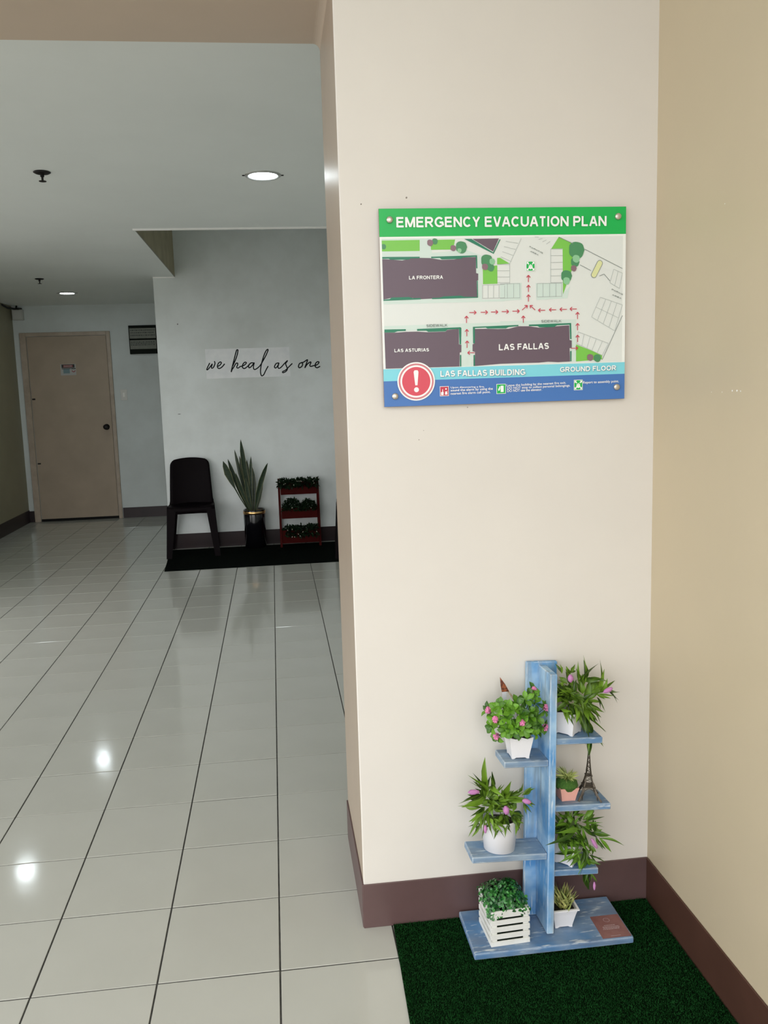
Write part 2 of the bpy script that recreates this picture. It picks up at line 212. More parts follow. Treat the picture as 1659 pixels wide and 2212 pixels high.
# small plaster fillet in the opening's upper corner
fr = .02; pts = [(.227, 2.395)] + [(.227 - fr + fr * math.cos(a), 2.395 - fr + fr * math.sin(a)) for a in [k * PI / 2 / 6 for k in range(7)]]
prism(bm, [(p[0], .2, p[1]) for p in pts], [(p[0], .5815, p[1]) for p in pts])
bmesh.ops.recalc_face_normals(bm, faces=bm.faces)
hd = struct(link('wall_header', mesh(bm, 'wall_header'), m_cream)); two_tone(hd, m_cream, mat('soffit_tan_lightened', (.60, .49, .39), .4, (.56, .46, .365), 3, .3, .75))  # soffit copy of the reveal tan, lightened to add light
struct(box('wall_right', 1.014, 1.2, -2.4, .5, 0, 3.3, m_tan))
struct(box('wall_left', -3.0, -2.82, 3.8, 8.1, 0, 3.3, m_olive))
struct(box('wall_left_near', -3.0, -2.82, .129, 1.5, 0, 3.3, m_white)); struct(box('wall_left_lintel', -3.0, -2.82, 1.5, 3.8, 2.3, 3.3, m_white))  # unseen side opening inferred from shadows, added to let daylight in
struct(box('wall_rear', -2.82, -.78, 7.95, 8.1, 0, CZ + .05, m_white))
struct(box('wall_center', -.957, 1.75, 5.79, 5.95, 0, 3.9, m_center))
struct(box('wall_corridor', -.957, -.80, 5.95, 8.1, 0, CZ + .05, m_white))
struct(box('wall_hall', 1.6, 1.75, .582, 5.79, 0, 3.9, m_white))
struct(box('wall_inner', 1.02, 1.75, .40, .582, 0, 3.3, m_white))
bm = bmesh.new()
bx(bm, -2.82, 1.6, .582, 3.595, CZ, CZ + .05); bx(bm, -2.82, -.765, 3.595, 7.95, CZ, CZ + .05); bx(bm, -.957, -.765, 5.79, 5.8, CZ, CZ + .05)
struct(link('ceiling', mesh(bm, 'ceiling'), m_ceil))
# ceiling opening: shaft walls and its white corner bead
struct(box('wall_shaft', -.83, -.7636, 3.53, 5.79, CZ + .003, 3.9, mat('raw_plaster', (.42, .37, .24), .8, (.33, .29, .19), 5)))
struct(box('wall_shaft_near', -.765, 1.6, 3.53, 3.595, CZ + .052, 3.9, m_white))
struct(box('ceiling_shaft', -.83, 1.75, 3.53, 5.95, 3.9, 3.98, m_white))
m_bead = mat('white_bead', (.85, .85, .82), .5)
struct(box('trim_1', -.775, 1.6, 3.585, 3.603, CZ - .010, CZ + .006, m_bead, bev=.002))
m_bead2 = mat('dull_bead', (.30, .29, .24), .6)
struct(box('trim_2', -.768, -.7630, 3.603, 5.79, CZ - .0015, CZ + .0028, m_bead2))
struct(box('trim_3', -.957, -.765, 5.782, 5.79, CZ - .010, CZ, m_bead))

# baseboards: painted strips a few millimetres proud
def strip(name, x0, x1, y0, y1, h, m): return struct(box(name, x0, x1, y0, y1, 0, h, m, bev=.0012))
strip('baseboard_front', .224, 1.013, .1245, .129, .124, m_base)
strip('baseboard_reveal', .2225, .227, .129, .582, .126, m_base)
strip('baseboard_right', 1.0095, 1.014, -2.4, .1245, .124, mat('brown_baseboard_paint', (.085, .040, .028), .4, (.06, .028, .020), 4, spec=.3))
strip('baseboard_center', -.957, 1.6, 5.784, 5.79, .137, m_base2)
strip('baseboard_rear', -1.755, -.957, 7.944, 7.95, .121, m_base2)
strip('baseboard_rear_left', -2.82, -2.757, 7.944, 7.95, .13, m_base2)
strip('baseboard_left', -2.82, -2.814, 3.8, 7.944, .144, m_base2)

# ---------------------------------------------------------------- rear door (part of the setting)
m_door = mat('tan_door_paint', (.42, .335, .25), .5, (.36, .29, .215), 3, .3, .75)
m_frame = mat('door_frame_paint', (.46, .38, .30), .45, (.36, .29, .22), 8)
m_dark = mat('dark_metal', (.006, .005, .005), .5, spec=.3)
bm = bmesh.new()
bx(bm, -2.756, -2.688, 7.925, 7.95, 0, 2.166, .003); bx(bm, -1.803, -1.761, 7.925, 7.95, 0, 2.166, .003); bx(bm, -2.688, -1.803, 7.925, 7.95, 2.124, 2.166, .003)
# chips in the paint of the right wall and filler dots on the pier
bq = bmesh.new()
for y, z, r_ in [(-0.1488, 1.394, 0.0011), (-0.1924, 1.3941, 0.0012), (-0.232, 1.3971, 0.0022), (-0.2495, 1.3971, 0.0024), (-0.2633, 1.3961, 0.0018), (-0.1845, 1.7882, 0.0013)]: bmesh.ops.create_icosphere(bq, subdivisions=1, radius=r_, matrix=Matrix.Translation((1.0138, y, z)) @ Matrix.Diagonal((.3, 1, 1, 1)))
o = link('paint_chips', mesh(bq, 'paint_chips'), m_bead, bpy.data.objects['wall_right']); o['kind'] = 'stuff'
bq = bmesh.new()
for x, z, r_ in [(0.3878, 1.8748, 0.0026), (0.2783, 1.8607, 0.002), (0.4042, 1.296, 0.0014), (0.4164, 1.3185, 0.001), (0.5287, 1.3718, 0.0015)]: bmesh.ops.create_icosphere(bq, subdivisions=1, radius=r_, matrix=Matrix.Translation((x, .129, z)) @ Matrix.Diagonal((1, .25, 1, 1)))
o = link('wall_marks', mesh(bq, 'wall_marks'), mat('wall_mark', (.25, .22, .19), .8), pier); o['kind'] = 'stuff'
bq = bmesh.new()
for x, z, sx_, sz_ in ((-.765, 2.05, .006, .007), (-.80, 1.245, .016, .003), (-.60, .66, .005, .005)): bmesh.ops.create_icosphere(bq, subdivisions=1, radius=1, matrix=Matrix.Translation((x, 5.79, z)) @ Matrix.Diagonal((sx_, .001, sz_, 1)))
o = link('wall_marks', mesh(bq, 'wall_marks'), mat('dark_wall_mark', (.12, .12, .12), .8), bpy.data.objects['wall_center']); o['kind'] = 'stuff'
door = struct(link('door_1', mesh(bm, 'door_1'), m_frame))
box('door_leaf', -2.683, -1.808, 7.938, 7.95, .03, 2.12, m_door, door, bev=.002)
box('threshold_shade', -2.686, -1.805, 7.944, 7.949, .0, .03, mat('gap_shade_black', (.004, .004, .004), .9), door)  # black strip painted in for the shade under the door leaf
bm = bmesh.new(); K = Matrix.Translation((-1.871, 7.938, 1.076)) @ Matrix.Rotation(PI/2, 4, 'X')
lathe(bm, [(.034, 0), (.034, .006), (.014, .010), (.013, .03), (.022, .036), (.030, .048), (.028, .062), (.015, .068)], 18, K)
link('door_knob', mesh(bm, 'door_knob', True), m_dark, door)
for z in (1.42, .68):
    box('hinge', -2.674, -2.640, 7.930, 7.938, z - .008, z + .008, m_dark, door, bev=.001, M=None)

# ---------------------------------------------------------------- flat print and lettering
def flat(pts, y, dep=.0003):
    bm = bmesh.new(); vsx = [bm.verts.new((p[0], y, p[1])) for p in pts]
    f = bm.faces.new(vsx); bmesh.ops.triangulate(bm, faces=[f]); return bm
JIT = [0]
def bm_flat(bm, pts, y):
    JIT[0] = (JIT[0] + 1) % 12; y = y - JIT[0] * 1.5e-5   # overlapping shapes never share one plane
    vsx = [bm.verts.new((p[0], y, p[1])) for p in pts]
    try: f = bm.faces.new(vsx)
    except ValueError: return
    if f.normal.y == 0: bm.normal_update()
def disc(bm, cx, cz, r, y, n=28, ph=0):
    bm_flat(bm, [(cx + r * math.cos(2*PI*k/n + ph), cz + r * math.sin(2*PI*k/n + ph)) for k in range(n)], y)
def line(bm, a, b, w, y):
    a = Vector(a); b = Vector(b); d = (b - a); n = Vector((-d.y, d.x)).normalized() * w / 2
    bm_flat(bm, [a + n, b + n, b - n, a - n], y)
def text_mesh(s, width, height, bold=.0, shear=0):
    cu = bpy.data.curves.new('t', 'FONT'); cu.body = s; cu.size = 1; cu.offset = bold; cu.resolution_u = 3; cu.shear = shear
    o = bpy.data.objects.new('t', cu); C.objects.link(o)
    dg = bpy.context.evaluated_depsgraph_get(); dg.update()
    me = bpy.data.meshes.new_from_object(o.evaluated_get(dg)); bpy.data.objects.remove(o)
    xs = [v.co.x for v in me.vertices]; ys = [v.co.y for v in me.vertices]
    x0, x1, y0, y1 = min(xs), max(xs), min(ys), max(ys)
    if height is None: height = (y1 - y0) * width / (x1 - x0)
    for v in me.vertices:
        v.co = ((v.co.x - x0) / (x1 - x0) * width, 0, (v.co.y - y0) / (y1 - y0) * height)
    return me
# capitals drawn as bold sans strokes: centre lines on a unit box, advance widths in thousandths
def _arc(cx, cy, rx, ry, a0, a1, n=10): return [(cx + rx * math.cos(math.radians(a0 + (a1 - a0) * k / n)), cy + ry * math.sin(math.radians(a0 + (a1 - a0) * k / n))) for k in range(n + 1)]
o_, l_ = -.1, 1.1
CAPS = {
 'A': (722, [[(-.03, o_), (.46, l_)], [(.54, l_), (1.03, o_)], [(.2, .30), (.8, .30)]]),
 'B': (700, [[(0, o_), (0, l_)], [(0, 1), (.6, 1)] + _arc(.6, .77, .32, .23, 90, -90) + [(0, .54)], [(0, .54), (.62, .54)] + _arc(.62, .27, .38, .27, 90, -90) + [(0, 0)]]),
 'C': (722, [_arc(.52, .5, .52, .5, 42, 318, 20)]),
 'D': (722, [[(0, o_), (0, l_)], [(0, 1), (.45, 1)] + _arc(.45, .5, .55, .5, 90, -90, 14) + [(0, 0)]]),
 'E': (667, [[(0, o_), (0, l_)], [(0, 1), (1.05, 1)], [(0, .53), (.98, .53)], [(0, 0), (1.08, 0)]]),
 'F': (611, [[(0, o_), (0, l_)], [(0, 1), (1.1, 1)], [(0, .52), (.98, .52)]]),
 'G': (778, [_arc(.52, .5, .52, .5, 42, 318, 20) + [(.98, .16), (.98, .45)], [(.55, .45), (1.07, .45)]]),
 'I': (278, [[(.5, o_), (.5, l_)]]),
 'K': (722, [[(0, o_), (0, l_)], [(.95, l_), (.05, .36)], [(.38, .56), (1.03, o_)]]),
 'L': (611, [[(0, o_), (0, l_)], [(0, 0), (1.1, 0)]]),
 'M': (833, [[(0, o_), (0, l_)], [(.03, l_), (.5, o_ + .05)], [(.5, o_ + .05), (.97, l_)], [(1, o_), (1, l_)]]),
 'N': (722, [[(0, o_), (0, l_)], [(0, l_ - .04), (1, o_ + .04)], [(1, o_), (1, l_)]]),
 'O': (778, [_arc(.5, .5, .5, .5, 0, 360, 26)]),
 'P': (667, [[(0, o_), (0, l_)], [(0, 1), (.6, 1)] + _arc(.6, .72, .4, .28, 90, -90) + [(0, .44)]]),
 'R': (722, [[(0, o_), (0, l_)], [(0, 1), (.6, 1)] + _arc(.6, .74, .34, .26, 90, -90) + [(0, .48)], [(.5, .48), (1.0, o_)]]),
 'S': (667, [_arc(.5, .75, .46, .25, 25, 265, 14) + _arc(.5, .26, .5, .26, 85, -150, 14)]),
 'T': (611, [[(-.08, 1), (1.08, 1)], [(.5, o_), (.5, l_)]]),
 'U': (722, [[(0, l_)] + _arc(.5, .36, .5, .36, 180, 360, 14) + [(1, l_)]]),
 'V': (667, [[(-.03, l_), (.48, o_)], [(.52, o_), (1.03, l_)]]),
 'Y': (667, [[(-.03, l_), (.48, .46)], [(.52, .46), (1.03, l_)], [(.5, .50), (.5, o_)]]),
 'W': (944, [[(-.02, l_), (.25, o_)], [(.25, o_), (.5, l_)], [(.5, l_), (.75, o_)], [(.75, o_), (1.02, l_)]])}
def caps_mesh(s, width, height, wt=.20):
    adv = sum(278 if c == ' ' else CAPS[c][0] for c in s) - 80; cap = 716.
    kx = width / adv; ky = height / cap; t = wt * cap * (kx + ky) / 2; bm = bmesh.new(); x = -40; yj = 0
    for c in s:
        if c == ' ': x += 278; continue
        a, st = CAPS[c]; gx0 = (x + 40) * kx + t / 2; gw = (a - 80) * kx - t; gy0 = t / 2; gh = height - t
        if c == 'I': gx0 = (x + a / 2) * kx; gw = 0
        for pl in st:
            P = [Vector((gx0 + px_ * gw, min(max(gy0 + py_ * gh, 0), height))) for px_, py_ in pl]
            if c == 'I': P = [Vector((gx0, 0)), Vector((gx0, height))]
            n = len(P); L_, R_ = [], []
            for i in range(n):
                d = (P[min(i+1, n-1)] - P[max(i-1, 0)]).normalized()
                if 0 < i < n - 1:
                    d1 = (P[i] - P[i-1]).normalized(); d2 = (P[i+1] - P[i]).normalized(); m_ = min(1 / max(.5, math.sqrt(max(.01, (1 + d1.dot(d2)) / 2))), 1.5)
                else: m_ = 1
                if c == 'O' and i in (0, n - 1): d = Vector((0, 1))
                nn = Vector((-d.y, d.x)) * t / 2 * m_
                L_.append(P[i] + nn); R_.append(P[i] - nn)
            yj += 1.2e-5
            for i in range(n - 1):
                q = [bm.verts.new((p_.x, -yj, min(max(p_.y, 0), height))) for p_ in (L_[i], L_[i+1], R_[i+1], R_[i])]
                try: bm.faces.new(q)
                except ValueError: pass
        x += a
    return mesh(bm, 'text')
def cap(s, h):  # glyph box height when descenders are present
    return h * (1.28 if any(c in s for c in 'gjpqy,') else 1)
def label_text(name, s, a, b, t, y, m, parent, bold=.02, off=0):
    """text whose baseline runs from a to b and whose capitals reach t; sign-local metres"""
    a = Vector(a); b = Vector(b); t = Vector(t); d = b - a; W = d.length
    n = Vector((-d.y, d.x)).normalized(); h = abs((t - a).dot(n))
    H = cap(s, h); me = caps_mesh(s, W, H, .16 if m is gm['ink'] else .20) if all(c == ' ' or c in CAPS for c in s) else text_mesh(s, W, H, bold)
    ang = math.atan2(d.y, d.x)
    base = a - n * (H - h)
    o = link(name, me, m, parent, Matrix.Translation((base.x, y, base.y)) @ Matrix.Rotation(-ang, 4, 'Y'))
    return o

# ---------------------------------------------------------------- evacuation sign on the front pier
S = D['sign']; sc = lambda p: (p[0] / 1e4, p[1] / 1e4)
G = dict(green='#1fb455', pale='#dfe4e0', walk='#cfe0d8', white='#eef2ee', bld='#695a66', hedge='#2f7f63', lawn='#7cc653', tg='#4f8f63', tl='#8fc69b', tm='#8a6f78', line='#aeb6b4', red='#c43d52', cyan='#83d6e4', blue='#4a78bb', ink='#7f8886', txt='#f4f6f4')
gm = {k: mat('print_' + k, v, .28, spec=.3) for k, v in G.items()}
sign = thing('evacuation_plan_sign', 'white wall sign with green title band, a printed site map and four corner bolts', 'sign', (.3175, .129, 1.38))
SY = -.0150
box('board', 0, .6115, SY, SY + .004, 0, .467, mat('sign_board_edge', '#8d6f62', .5), sign, bev=.0006)
for bx0, bz0 in S['bolts']: pass
Ly = lambda k: SY - .0002 - .00025 * k
def part(name, bm, key, parent=None): return link(name, mesh(bm, name), gm[key], parent or sign)
def quad(name, x0, x1, z0, z1, k, key):
    bm = bmesh.new(); bm_flat(bm, [(x0, z0), (x1, z0), (x1, z1), (x0, z1)], Ly(k)); return part(name, bm, key)
quad('white_ground', .0004, .6111, .0004, .4666, 0, 'white')
mapp = quad('site_map', .0055, .6035, .0925, .3975, 1, 'pale')
quad('title_band', .0004, .6111, .4020, .4666, 1, 'green')
quad('building_band', .0004, .6111, .0620, .0912, 1, 'cyan')
quad('instruction_band', .0004, .6111, .0004, .0622, 1, 'blue')
def clip(p): return (min(max(p[0], .0055), .6035), min(max(p[1], .0925), .3975))
def polys(name, L, k, key, par=None):
    bm = bmesh.new()
    for pl in L: bm_flat(bm, [clip(sc(p)) for p in pl], Ly(k))
    bmesh.ops.triangulate(bm, faces=bm.faces); return part(name, bm, key, par)
for b_ in S['walk']: polys('sidewalk', [b_], 2, 'walk', mapp)
for b_ in S['lawn']: polys('lawn', [b_], 3, 'lawn', mapp)
for b_ in S['bld']: polys('building_footprint', [b_], 4, 'bld', mapp)
for b_ in S['hedge']: polys('hedge', [b_], 5, 'hedge', mapp)
for key, L, k in (('tg', S['tg'], 6), ('tl', S['tl'], 7), ('tm', S['tm'], 8)):
    for c in L:
        bm = bmesh.new(); cx_, cz_ = sc(c); r = c[2] / 1e4; n = 22
        bm_flat(bm, [clip((cx_ + r * (1 + .07 * math.sin(5 * q)) * math.cos(2*PI*q/n), cz_ + r * (1 + .07 * math.cos(7 * q)) * math.sin(2*PI*q/n))) for q in range(n)], Ly(k))
        part('tree_symbol', bm, key, mapp)
bm = bmesh.new()
for s_ in S['seg']: line(bm, clip(sc(s_[:2])), clip(sc(s_[2:])), .0009, Ly(6))
part('parking_bays', bm, 'line', mapp)['kind'] = 'stuff'
bm = bmesh.new()
for s_ in S['fence']: line(bm, sc(s_[:2]), clip(sc(s_[2:])), .0012, Ly(6))
a = Vector(sc(S['caps'][:2])); b = Vector(sc(S['caps'][2:]))
line(bm, a, b, .0150, Ly(6)); disc(bm, *a, .0075, Ly(6)); disc(bm, *b, .0075, Ly(6))
part('boundary_line', bm, 'ink', mapp)['kind'] = 'stuff'
bm = bmesh.new(); line(bm, a, b, .0124, Ly(7)); disc(bm, *a, .0062, Ly(7)); disc(bm, *b, .0062, Ly(7))
link('guard_post_symbol', mesh(bm, 'guard_post_symbol'), mat('print_yellow', '#dce0a8', .3), mapp)
for s_ in S['arr']:
    bm = bmesh.new(); a = Vector(sc(s_[:2])); b = Vector(sc(s_[2:])); d = (b - a).normalized(); n = Vector((-d.y, d.x))
    line(bm, a, b, .0017, Ly(9)); line(bm, b, b - d * .0055 + n * .0045, .0019, Ly(10)); line(bm, b, b - d * .0055 - n * .0045, .0019, Ly(10))
    part('route_arrow', bm, 'red', mapp)
def T(key, s, m, bold=.02, par=None, name=None):
    v = S[key]; return label_text(name or 'map_text', s, sc(v[:2]), sc(v[2:4]), sc(v[4:]), Ly(11), gm[m], par or mapp, bold)
T('title', 'EMERGENCY EVACUATION PLAN', 'txt', .022, sign, 'title_text')
T('T_lf', 'LA FRONTERA', 'txt'); T('T_la', 'LAS ASTURIAS', 'txt'); T('T_lfa', 'LAS FALLAS', 'txt')
T('T_sw1', 'SIDEWALK', 'ink', 0); T('T_sw2', 'SIDEWALK', 'ink', 0)
T('T_pa1', 'PARKING', 'ink', 0); T('T_pa2', 'AREA', 'ink', 0); T('T_pa3', 'PARKG', 'ink', 0); T('T_pa4', 'AREA', 'ink', 0)
sh = gm['ink']
for key, s in (('T_bld', 'LAS FALLAS BUILDING'), ('T_gf', 'GROUND FLOOR')):
    o = T(key, s, 'txt', .012, sign, 'building_text')
    v = S[key]; sh2 = lambda p: (p[0] + .0009, p[1] - .0009)
    label_text('building_text_shadow', s, sh2(sc(v[:2])), sh2(sc(v[2:4])), sh2(sc(v[4:])), Ly(10), mat('print_text_shadow', '#5f8fa8', .4), sign)  # darker offset copy drawn as the lettering's shadow
for key, s in (('T_t1', 'Upon discovering a fire,'), ('T_t2', 'sound the alarm by using the'), ('T_t3', 'nearest fire alarm call point.'),
               ('T_t4', 'Leave the building by the nearest fire exit.'), ('T_t5', 'DO NOT stop to collect personal belongings.'), ('T_t6', 'DO NOT use the elevator.'), ('T_t7', 'Report to assembly point.')):
    T(key, s, 'txt', .012, sign, 'instruction_text')
# pictogram squares
def icon(rect, key, shapes):
    x0, z0, x1, z1 = [q / 1e4 for q in rect]; w, h = x1 - x0, z1 - z0
    bm = bmesh.new(); bm_flat(bm, [(x0, z0), (x1, z0), (x1, z1), (x0, z1)], Ly(9)); o = part('pictogram', bm, 'txt')
    bm = bmesh.new(); e = .0012; bm_flat(bm, [(x0+e, z0+e), (x1-e, z0+e), (x1-e, z1-e), (x0+e, z1-e)], Ly(10)); part('pictogram_field', bm, key, o)
    bm = bmesh.new()
    for sh_ in shapes:
        if len(sh_) == 3: disc(bm, x0 + w * sh_[0], z0 + h * sh_[1], w * sh_[2], Ly(11), 12)
        else: bm_flat(bm, [(x0 + w * a_, z0 + h * b_) for a_, b_ in sh_], Ly(11))
    bmesh.ops.triangulate(bm, faces=bm.faces); part('pictogram_figure', bm, 'txt', o)
people = [(.5, .62, .07), (.36, .55, .06), (.64, .55, .06), [(.28, .25), (.44, .25), (.42, .5), (.30, .5)], [(.43, .2), (.57, .2), (.56, .56), (.44, .56)], [(.56, .25), (.72, .25), (.70, .5), (.58, .5)]]
for sx, sz in ((0, 0), (1, 0), (0, 1), (1, 1)):
    fx = lambda a_: a_ if not sx else 1 - a_
    fz = lambda a_: a_ if not sz else 1 - a_
    people.append([(fx(.08), fz(.08)), (fx(.32), fz(.08)), (fx(.24), fz(.16)), (fx(.36), fz(.28)), (fx(.28), fz(.36)), (fx(.16), fz(.24)), (fx(.08), fz(.32))])
icon(S['icons'][0], 'red', [[(.12, .1), (.4, .1), (.42, .4), (.36, .42), (.34, .7), (.27, .7), (.26, .42), (.12, .42)], (.68, .72, .09), [(.55, .15), (.85, .15), (.8, .55), (.7, .42), (.6, .5)]])
icon(S['icons'][1], 'green', [[(.44, .18), (.76, .18), (.76, .82), (.44, .82)], (.34, .68, .07), [(.2, .3), (.32, .34), (.42, .58), (.3, .62), (.18, .5)]])
icon(S['icons'][2], 'green', people); icon(S['icons'][3], 'green', people)
# red warning roundel
wx, wz = sc(S['warn'][:2]); wr = math.hypot(S['warn'][2] - S['warn'][0], S['warn'][3] - S['warn'][1]) / 1e4
bm = bmesh.new(); disc(bm, wx, wz, wr, Ly(9), 48); wo = part('warning_roundel', bm, 'txt')
pk = mat('print_rose', '#cf7c84', .3)
bm = bmesh.new(); disc(bm, wx, wz, wr * .93, Ly(10), 48); link('outer_ring', mesh(bm, 'outer_ring'), pk, wo)
bm = bmesh.new(); disc(bm, wx, wz, wr * .84, Ly(11), 48); part('inner_ring', bm, 'txt', wo)
bm = bmesh.new(); disc(bm, wx, wz, wr * .75, Ly(12), 48); link('red_disc', mesh(bm, 'red_disc'), mat('print_warning_red', '#d64558', .3), wo)
bm = bmesh.new(); bm_flat(bm, [(wx - wr*.13, wz + wr*.5), (wx - wr*.06, wz - wr*.2), (wx + wr*.06, wz - wr*.2), (wx + wr*.13, wz + wr*.5), (wx + wr*.08, wz + wr*.58), (wx - wr*.08, wz + wr*.58)], Ly(13)); disc(bm, wx, wz - wr*.43, wr*.13, Ly(13), 20); part('exclamation_mark', bm, 'txt', wo)
m_steel = mat('brushed_bolt', (.62, .57, .5), .35, metal=.8)
bmb = bmesh.new(); lathe(bmb, [(.0022, -.016), (.0022, 0), (.0074, 0), (.0078, .002), (.0078, .005), (.0068, .0066), (.002, .007)], 20, Matrix.Rotation(PI/2, 4, 'X'))
bolt_me = mesh(bmb, 'bolt', True)
for b_ in S['bolts']: link('bolt', bolt_me, m_steel, sign, Matrix.Translation((b_[0] / 1e4, SY - .0002, b_[1] / 1e4)))

# ---------------------------------------------------------------- blue plant stand on the green turf
mw_ = Vector((.027, .045, .69)).normalized(); mu_ = (Vector((1, 0, 0)) - mw_ * mw_.x).normalized(); mv_ = mw_.cross(mu_)
FO = Vector((.685, .067, .028))
SF = Matrix(((mu_.x, mv_.x, mw_.x, FO.x), (mu_.y, mv_.y, mw_.y, FO.y), (mu_.z, mv_.z, mw_.z, FO.z), (0, 0, 0, 1)))
def paint(name, stretch, blue=(.085, .27, .54), pale=(.42, .60, .74), grey=(.22, .29, .36), gw=.0):
    """layered paint: blue under pale blue washes, greyed patches, dragged white streaks and worn white edges"""
    m = bpy.data.materials.new(name); m.use_nodes = True; t = m.node_tree; N = t.nodes; L = t.links; p = N['Principled BSDF']
    p.inputs['Roughness'].default_value = .6
    tc = N.new('ShaderNodeTexCoord'); mp = N.new('ShaderNodeMapping'); mp.inputs['Scale'].default_value = stretch; L.new(tc.outputs['Object'], mp.inputs[0])
    def noise(src, scale, lo, hi, a=0., b2=1., det=4):
        n = N.new('ShaderNodeTexNoise'); n.inputs['Scale'].default_value = scale; n.inputs['Detail'].default_value = det; L.new(src, n.inputs['Vector'])
        r = N.new('ShaderNodeMapRange'); r.inputs[1].default_value = lo; r.inputs[2].default_value = hi; r.inputs[3].default_value = a; r.inputs[4].default_value = b2; L.new(n.outputs[0], r.inputs[0]); return r.outputs[0]
    def mix(f, a, c):
        x = N.new('ShaderNodeMix'); x.data_type = 'RGBA'; L.new(f, x.inputs[0])
        if isinstance(a, tuple): x.inputs[6].default_value = (*a, 1)
        else: L.new(a, x.inputs[6])
        x.inputs[7].default_value = (*c, 1); return x.outputs[2]
    c = mix(noise(tc.outputs['Object'], 9, .42, .62, 0, .9), blue, pale)
    c = mix(noise(mp.outputs[0], 11, .5, .66, gw, .75), c, grey)
    c = mix(noise(mp.outputs[0], 34, .60, .70, 0, .7, 6), c, (.66, .72, .74))
    bv = N.new('ShaderNodeBevel'); bv.inputs['Radius'].default_value = .0045; bv.samples = 6
    ge = N.new('ShaderNodeNewGeometry'); dt = N.new('ShaderNodeVectorMath'); dt.operation = 'DOT_PRODUCT'
    L.new(bv.outputs[0], dt.inputs[0]); L.new(ge.outputs['Normal'], dt.inputs[1])
    re = N.new('ShaderNodeMapRange'); re.inputs[1].default_value = .995; re.inputs[2].default_value = .80; re.inputs[3].default_value = 0; re.inputs[4].default_value = 1; L.new(dt.outputs['Value'], re.inputs[0])
    mu = N.new('ShaderNodeMath'); mu.operation = 'MULTIPLY'; L.new(re.outputs[0], mu.inputs[0]); L.new(noise(tc.outputs['Object'], 40, .35, .55, .15, 1), mu.inputs[1])
    L.new(mix(mu.outputs[0], c, (.74, .77, .76)), p.inputs['Base Color'])
    bn = N.new('ShaderNodeTexNoise'); bn.inputs['Scale'].default_value = 60; L.new(mp.outputs[0], bn.inputs['Vector'])
    bp = N.new('ShaderNodeBump'); bp.inputs['Strength'].default_value = .35; bp.inputs['Distance'].default_value = .001; L.new(bn.outputs[0], bp.inputs['Height']); L.new(bp.outputs[0], p.inputs['Normal'])
    return m
m_bv = paint('distressed_blue_upright', (4, 4, .5)); m_bh = paint('distressed_blue_shelf_shaded', (.6, 3, 3), blue=(.085, .22, .42), pale=(.34, .45, .55), grey=(.16, .21, .27), gw=.25)  # shelf copy greyer, also darkened because flat tops catch less light
m_bb = paint('distressed_blue_base_shaded', (.6, 3, 3), blue=(.075, .21, .42), pale=(.24, .34, .47), grey=(.12, .17, .26), gw=.2)  # base copy of the blue, its flat top's shade darkened in
stand = thing('plant_stand', 'distressed blue wooden plant stand with five staggered shelves on green turf', 'plant stand', mw=SF)
inv = SF.inverted()
bm = bmesh.new(); bx(bm, .480, .893, -.056, .1165, .011, .028, .0035, seg=2)
for v in bm.verts: v.co = inv @ v.co
link('base', mesh(bm, 'base'), m_bb, stand)
box('back_board', -.041, .041, 0, .013, .001, .682, m_bv, stand, bev=.0015)
box('front_board', -.009, .009, -.0925, -.0002, .004, .674, m_bv, stand, bev=.0015)
shelves = dict(L1=(-.123, -.0094, .454), L2=(-.203, -.0094, .213), R1=(.0094, .131, .508), R2=(.0094, .156, .335), R3=(.0094, .126, .167))
for k, (u0, u1, w) in shelves.items():
    box('shelf', u0, u1, -.087, -.0004, w - .016, w, m_bh, stand, bev=.0016)
def at(u, v, w, rot=0): return SF @ Matrix.Translation((u, v, w)) @ Matrix.Rotation(rot, 4, 'Z')

# pots
m_pot = mat('white_plastic', (.80, .80, .82), .32, spec=.5); m_soil = mat('dark_soil', (.02, .016, .012), .95, bump=.6, bscale=200)
def square_pot(bm, b, t, h, wall=.002, feet=.003, wave=0, rim=0):
    """hollow tapered square pot with notched feet"""
    n = 8
    def ring(r, z, wv=0):
        o = []
        for s_ in range(4):
            c0 = [(-1, -1), (1, -1), (1, 1), (-1, 1)][s_]; c1 = [(-1, -1), (1, -1), (1, 1), (-1, 1)][(s_ + 1) % 4]
            for k in range(n):
                f_ = k / n; x = c0[0] + (c1[0] - c0[0]) * f_; y = c0[1] + (c1[1] - c0[1]) * f_
                zz = z + wv * math.cos(2 * PI * f_ * 2)
                o.append(bm.verts.new((x * r, y * r, zz)))
        return o
    def foot(r):
        o = []
        for s_ in range(4):
            c0 = [(-1, -1), (1, -1), (1, 1), (-1, 1)][s_]; c1 = [(-1, -1), (1, -1), (1, 1), (-1, 1)][(s_ + 1) % 4]
            for k in range(n):
                f_ = k / n; x = c0[0] + (c1[0] - c0[0]) * f_; y = c0[1] + (c1[1] - c0[1]) * f_
                o.append(bm.verts.new((x * r, y * r, feet if 2 <= k <= 6 else 0)))
        return o
    R_ = [foot(b), ring(b * 1.0, feet * 1.6)]
    R_ += [ring(b + (t - b) * f_ ** 1.25, h * f_) for f_ in (.35, .7)]
    if rim: R_ += [ring(t - .0005, h - .004), ring(t + rim, h - .0038), ring(t + rim, h), ring(t - wall, h), ring((b + t) / 2 - wall, h * .5)]
    else: R_ += [ring(t, h, wave), ring(t - wall, h, wave), ring((b + t) / 2 - wall, h * .5)]
    for a, b2 in zip(R_, R_[1:]):
        m_ = len(a)
        for k in range(m_): bm.faces.new((a[k], a[(k+1) % m_], b2[(k+1) % m_], b2[k]))
    bm.faces.new(R_[-1]); bm.faces.new(R_[0][::-1])
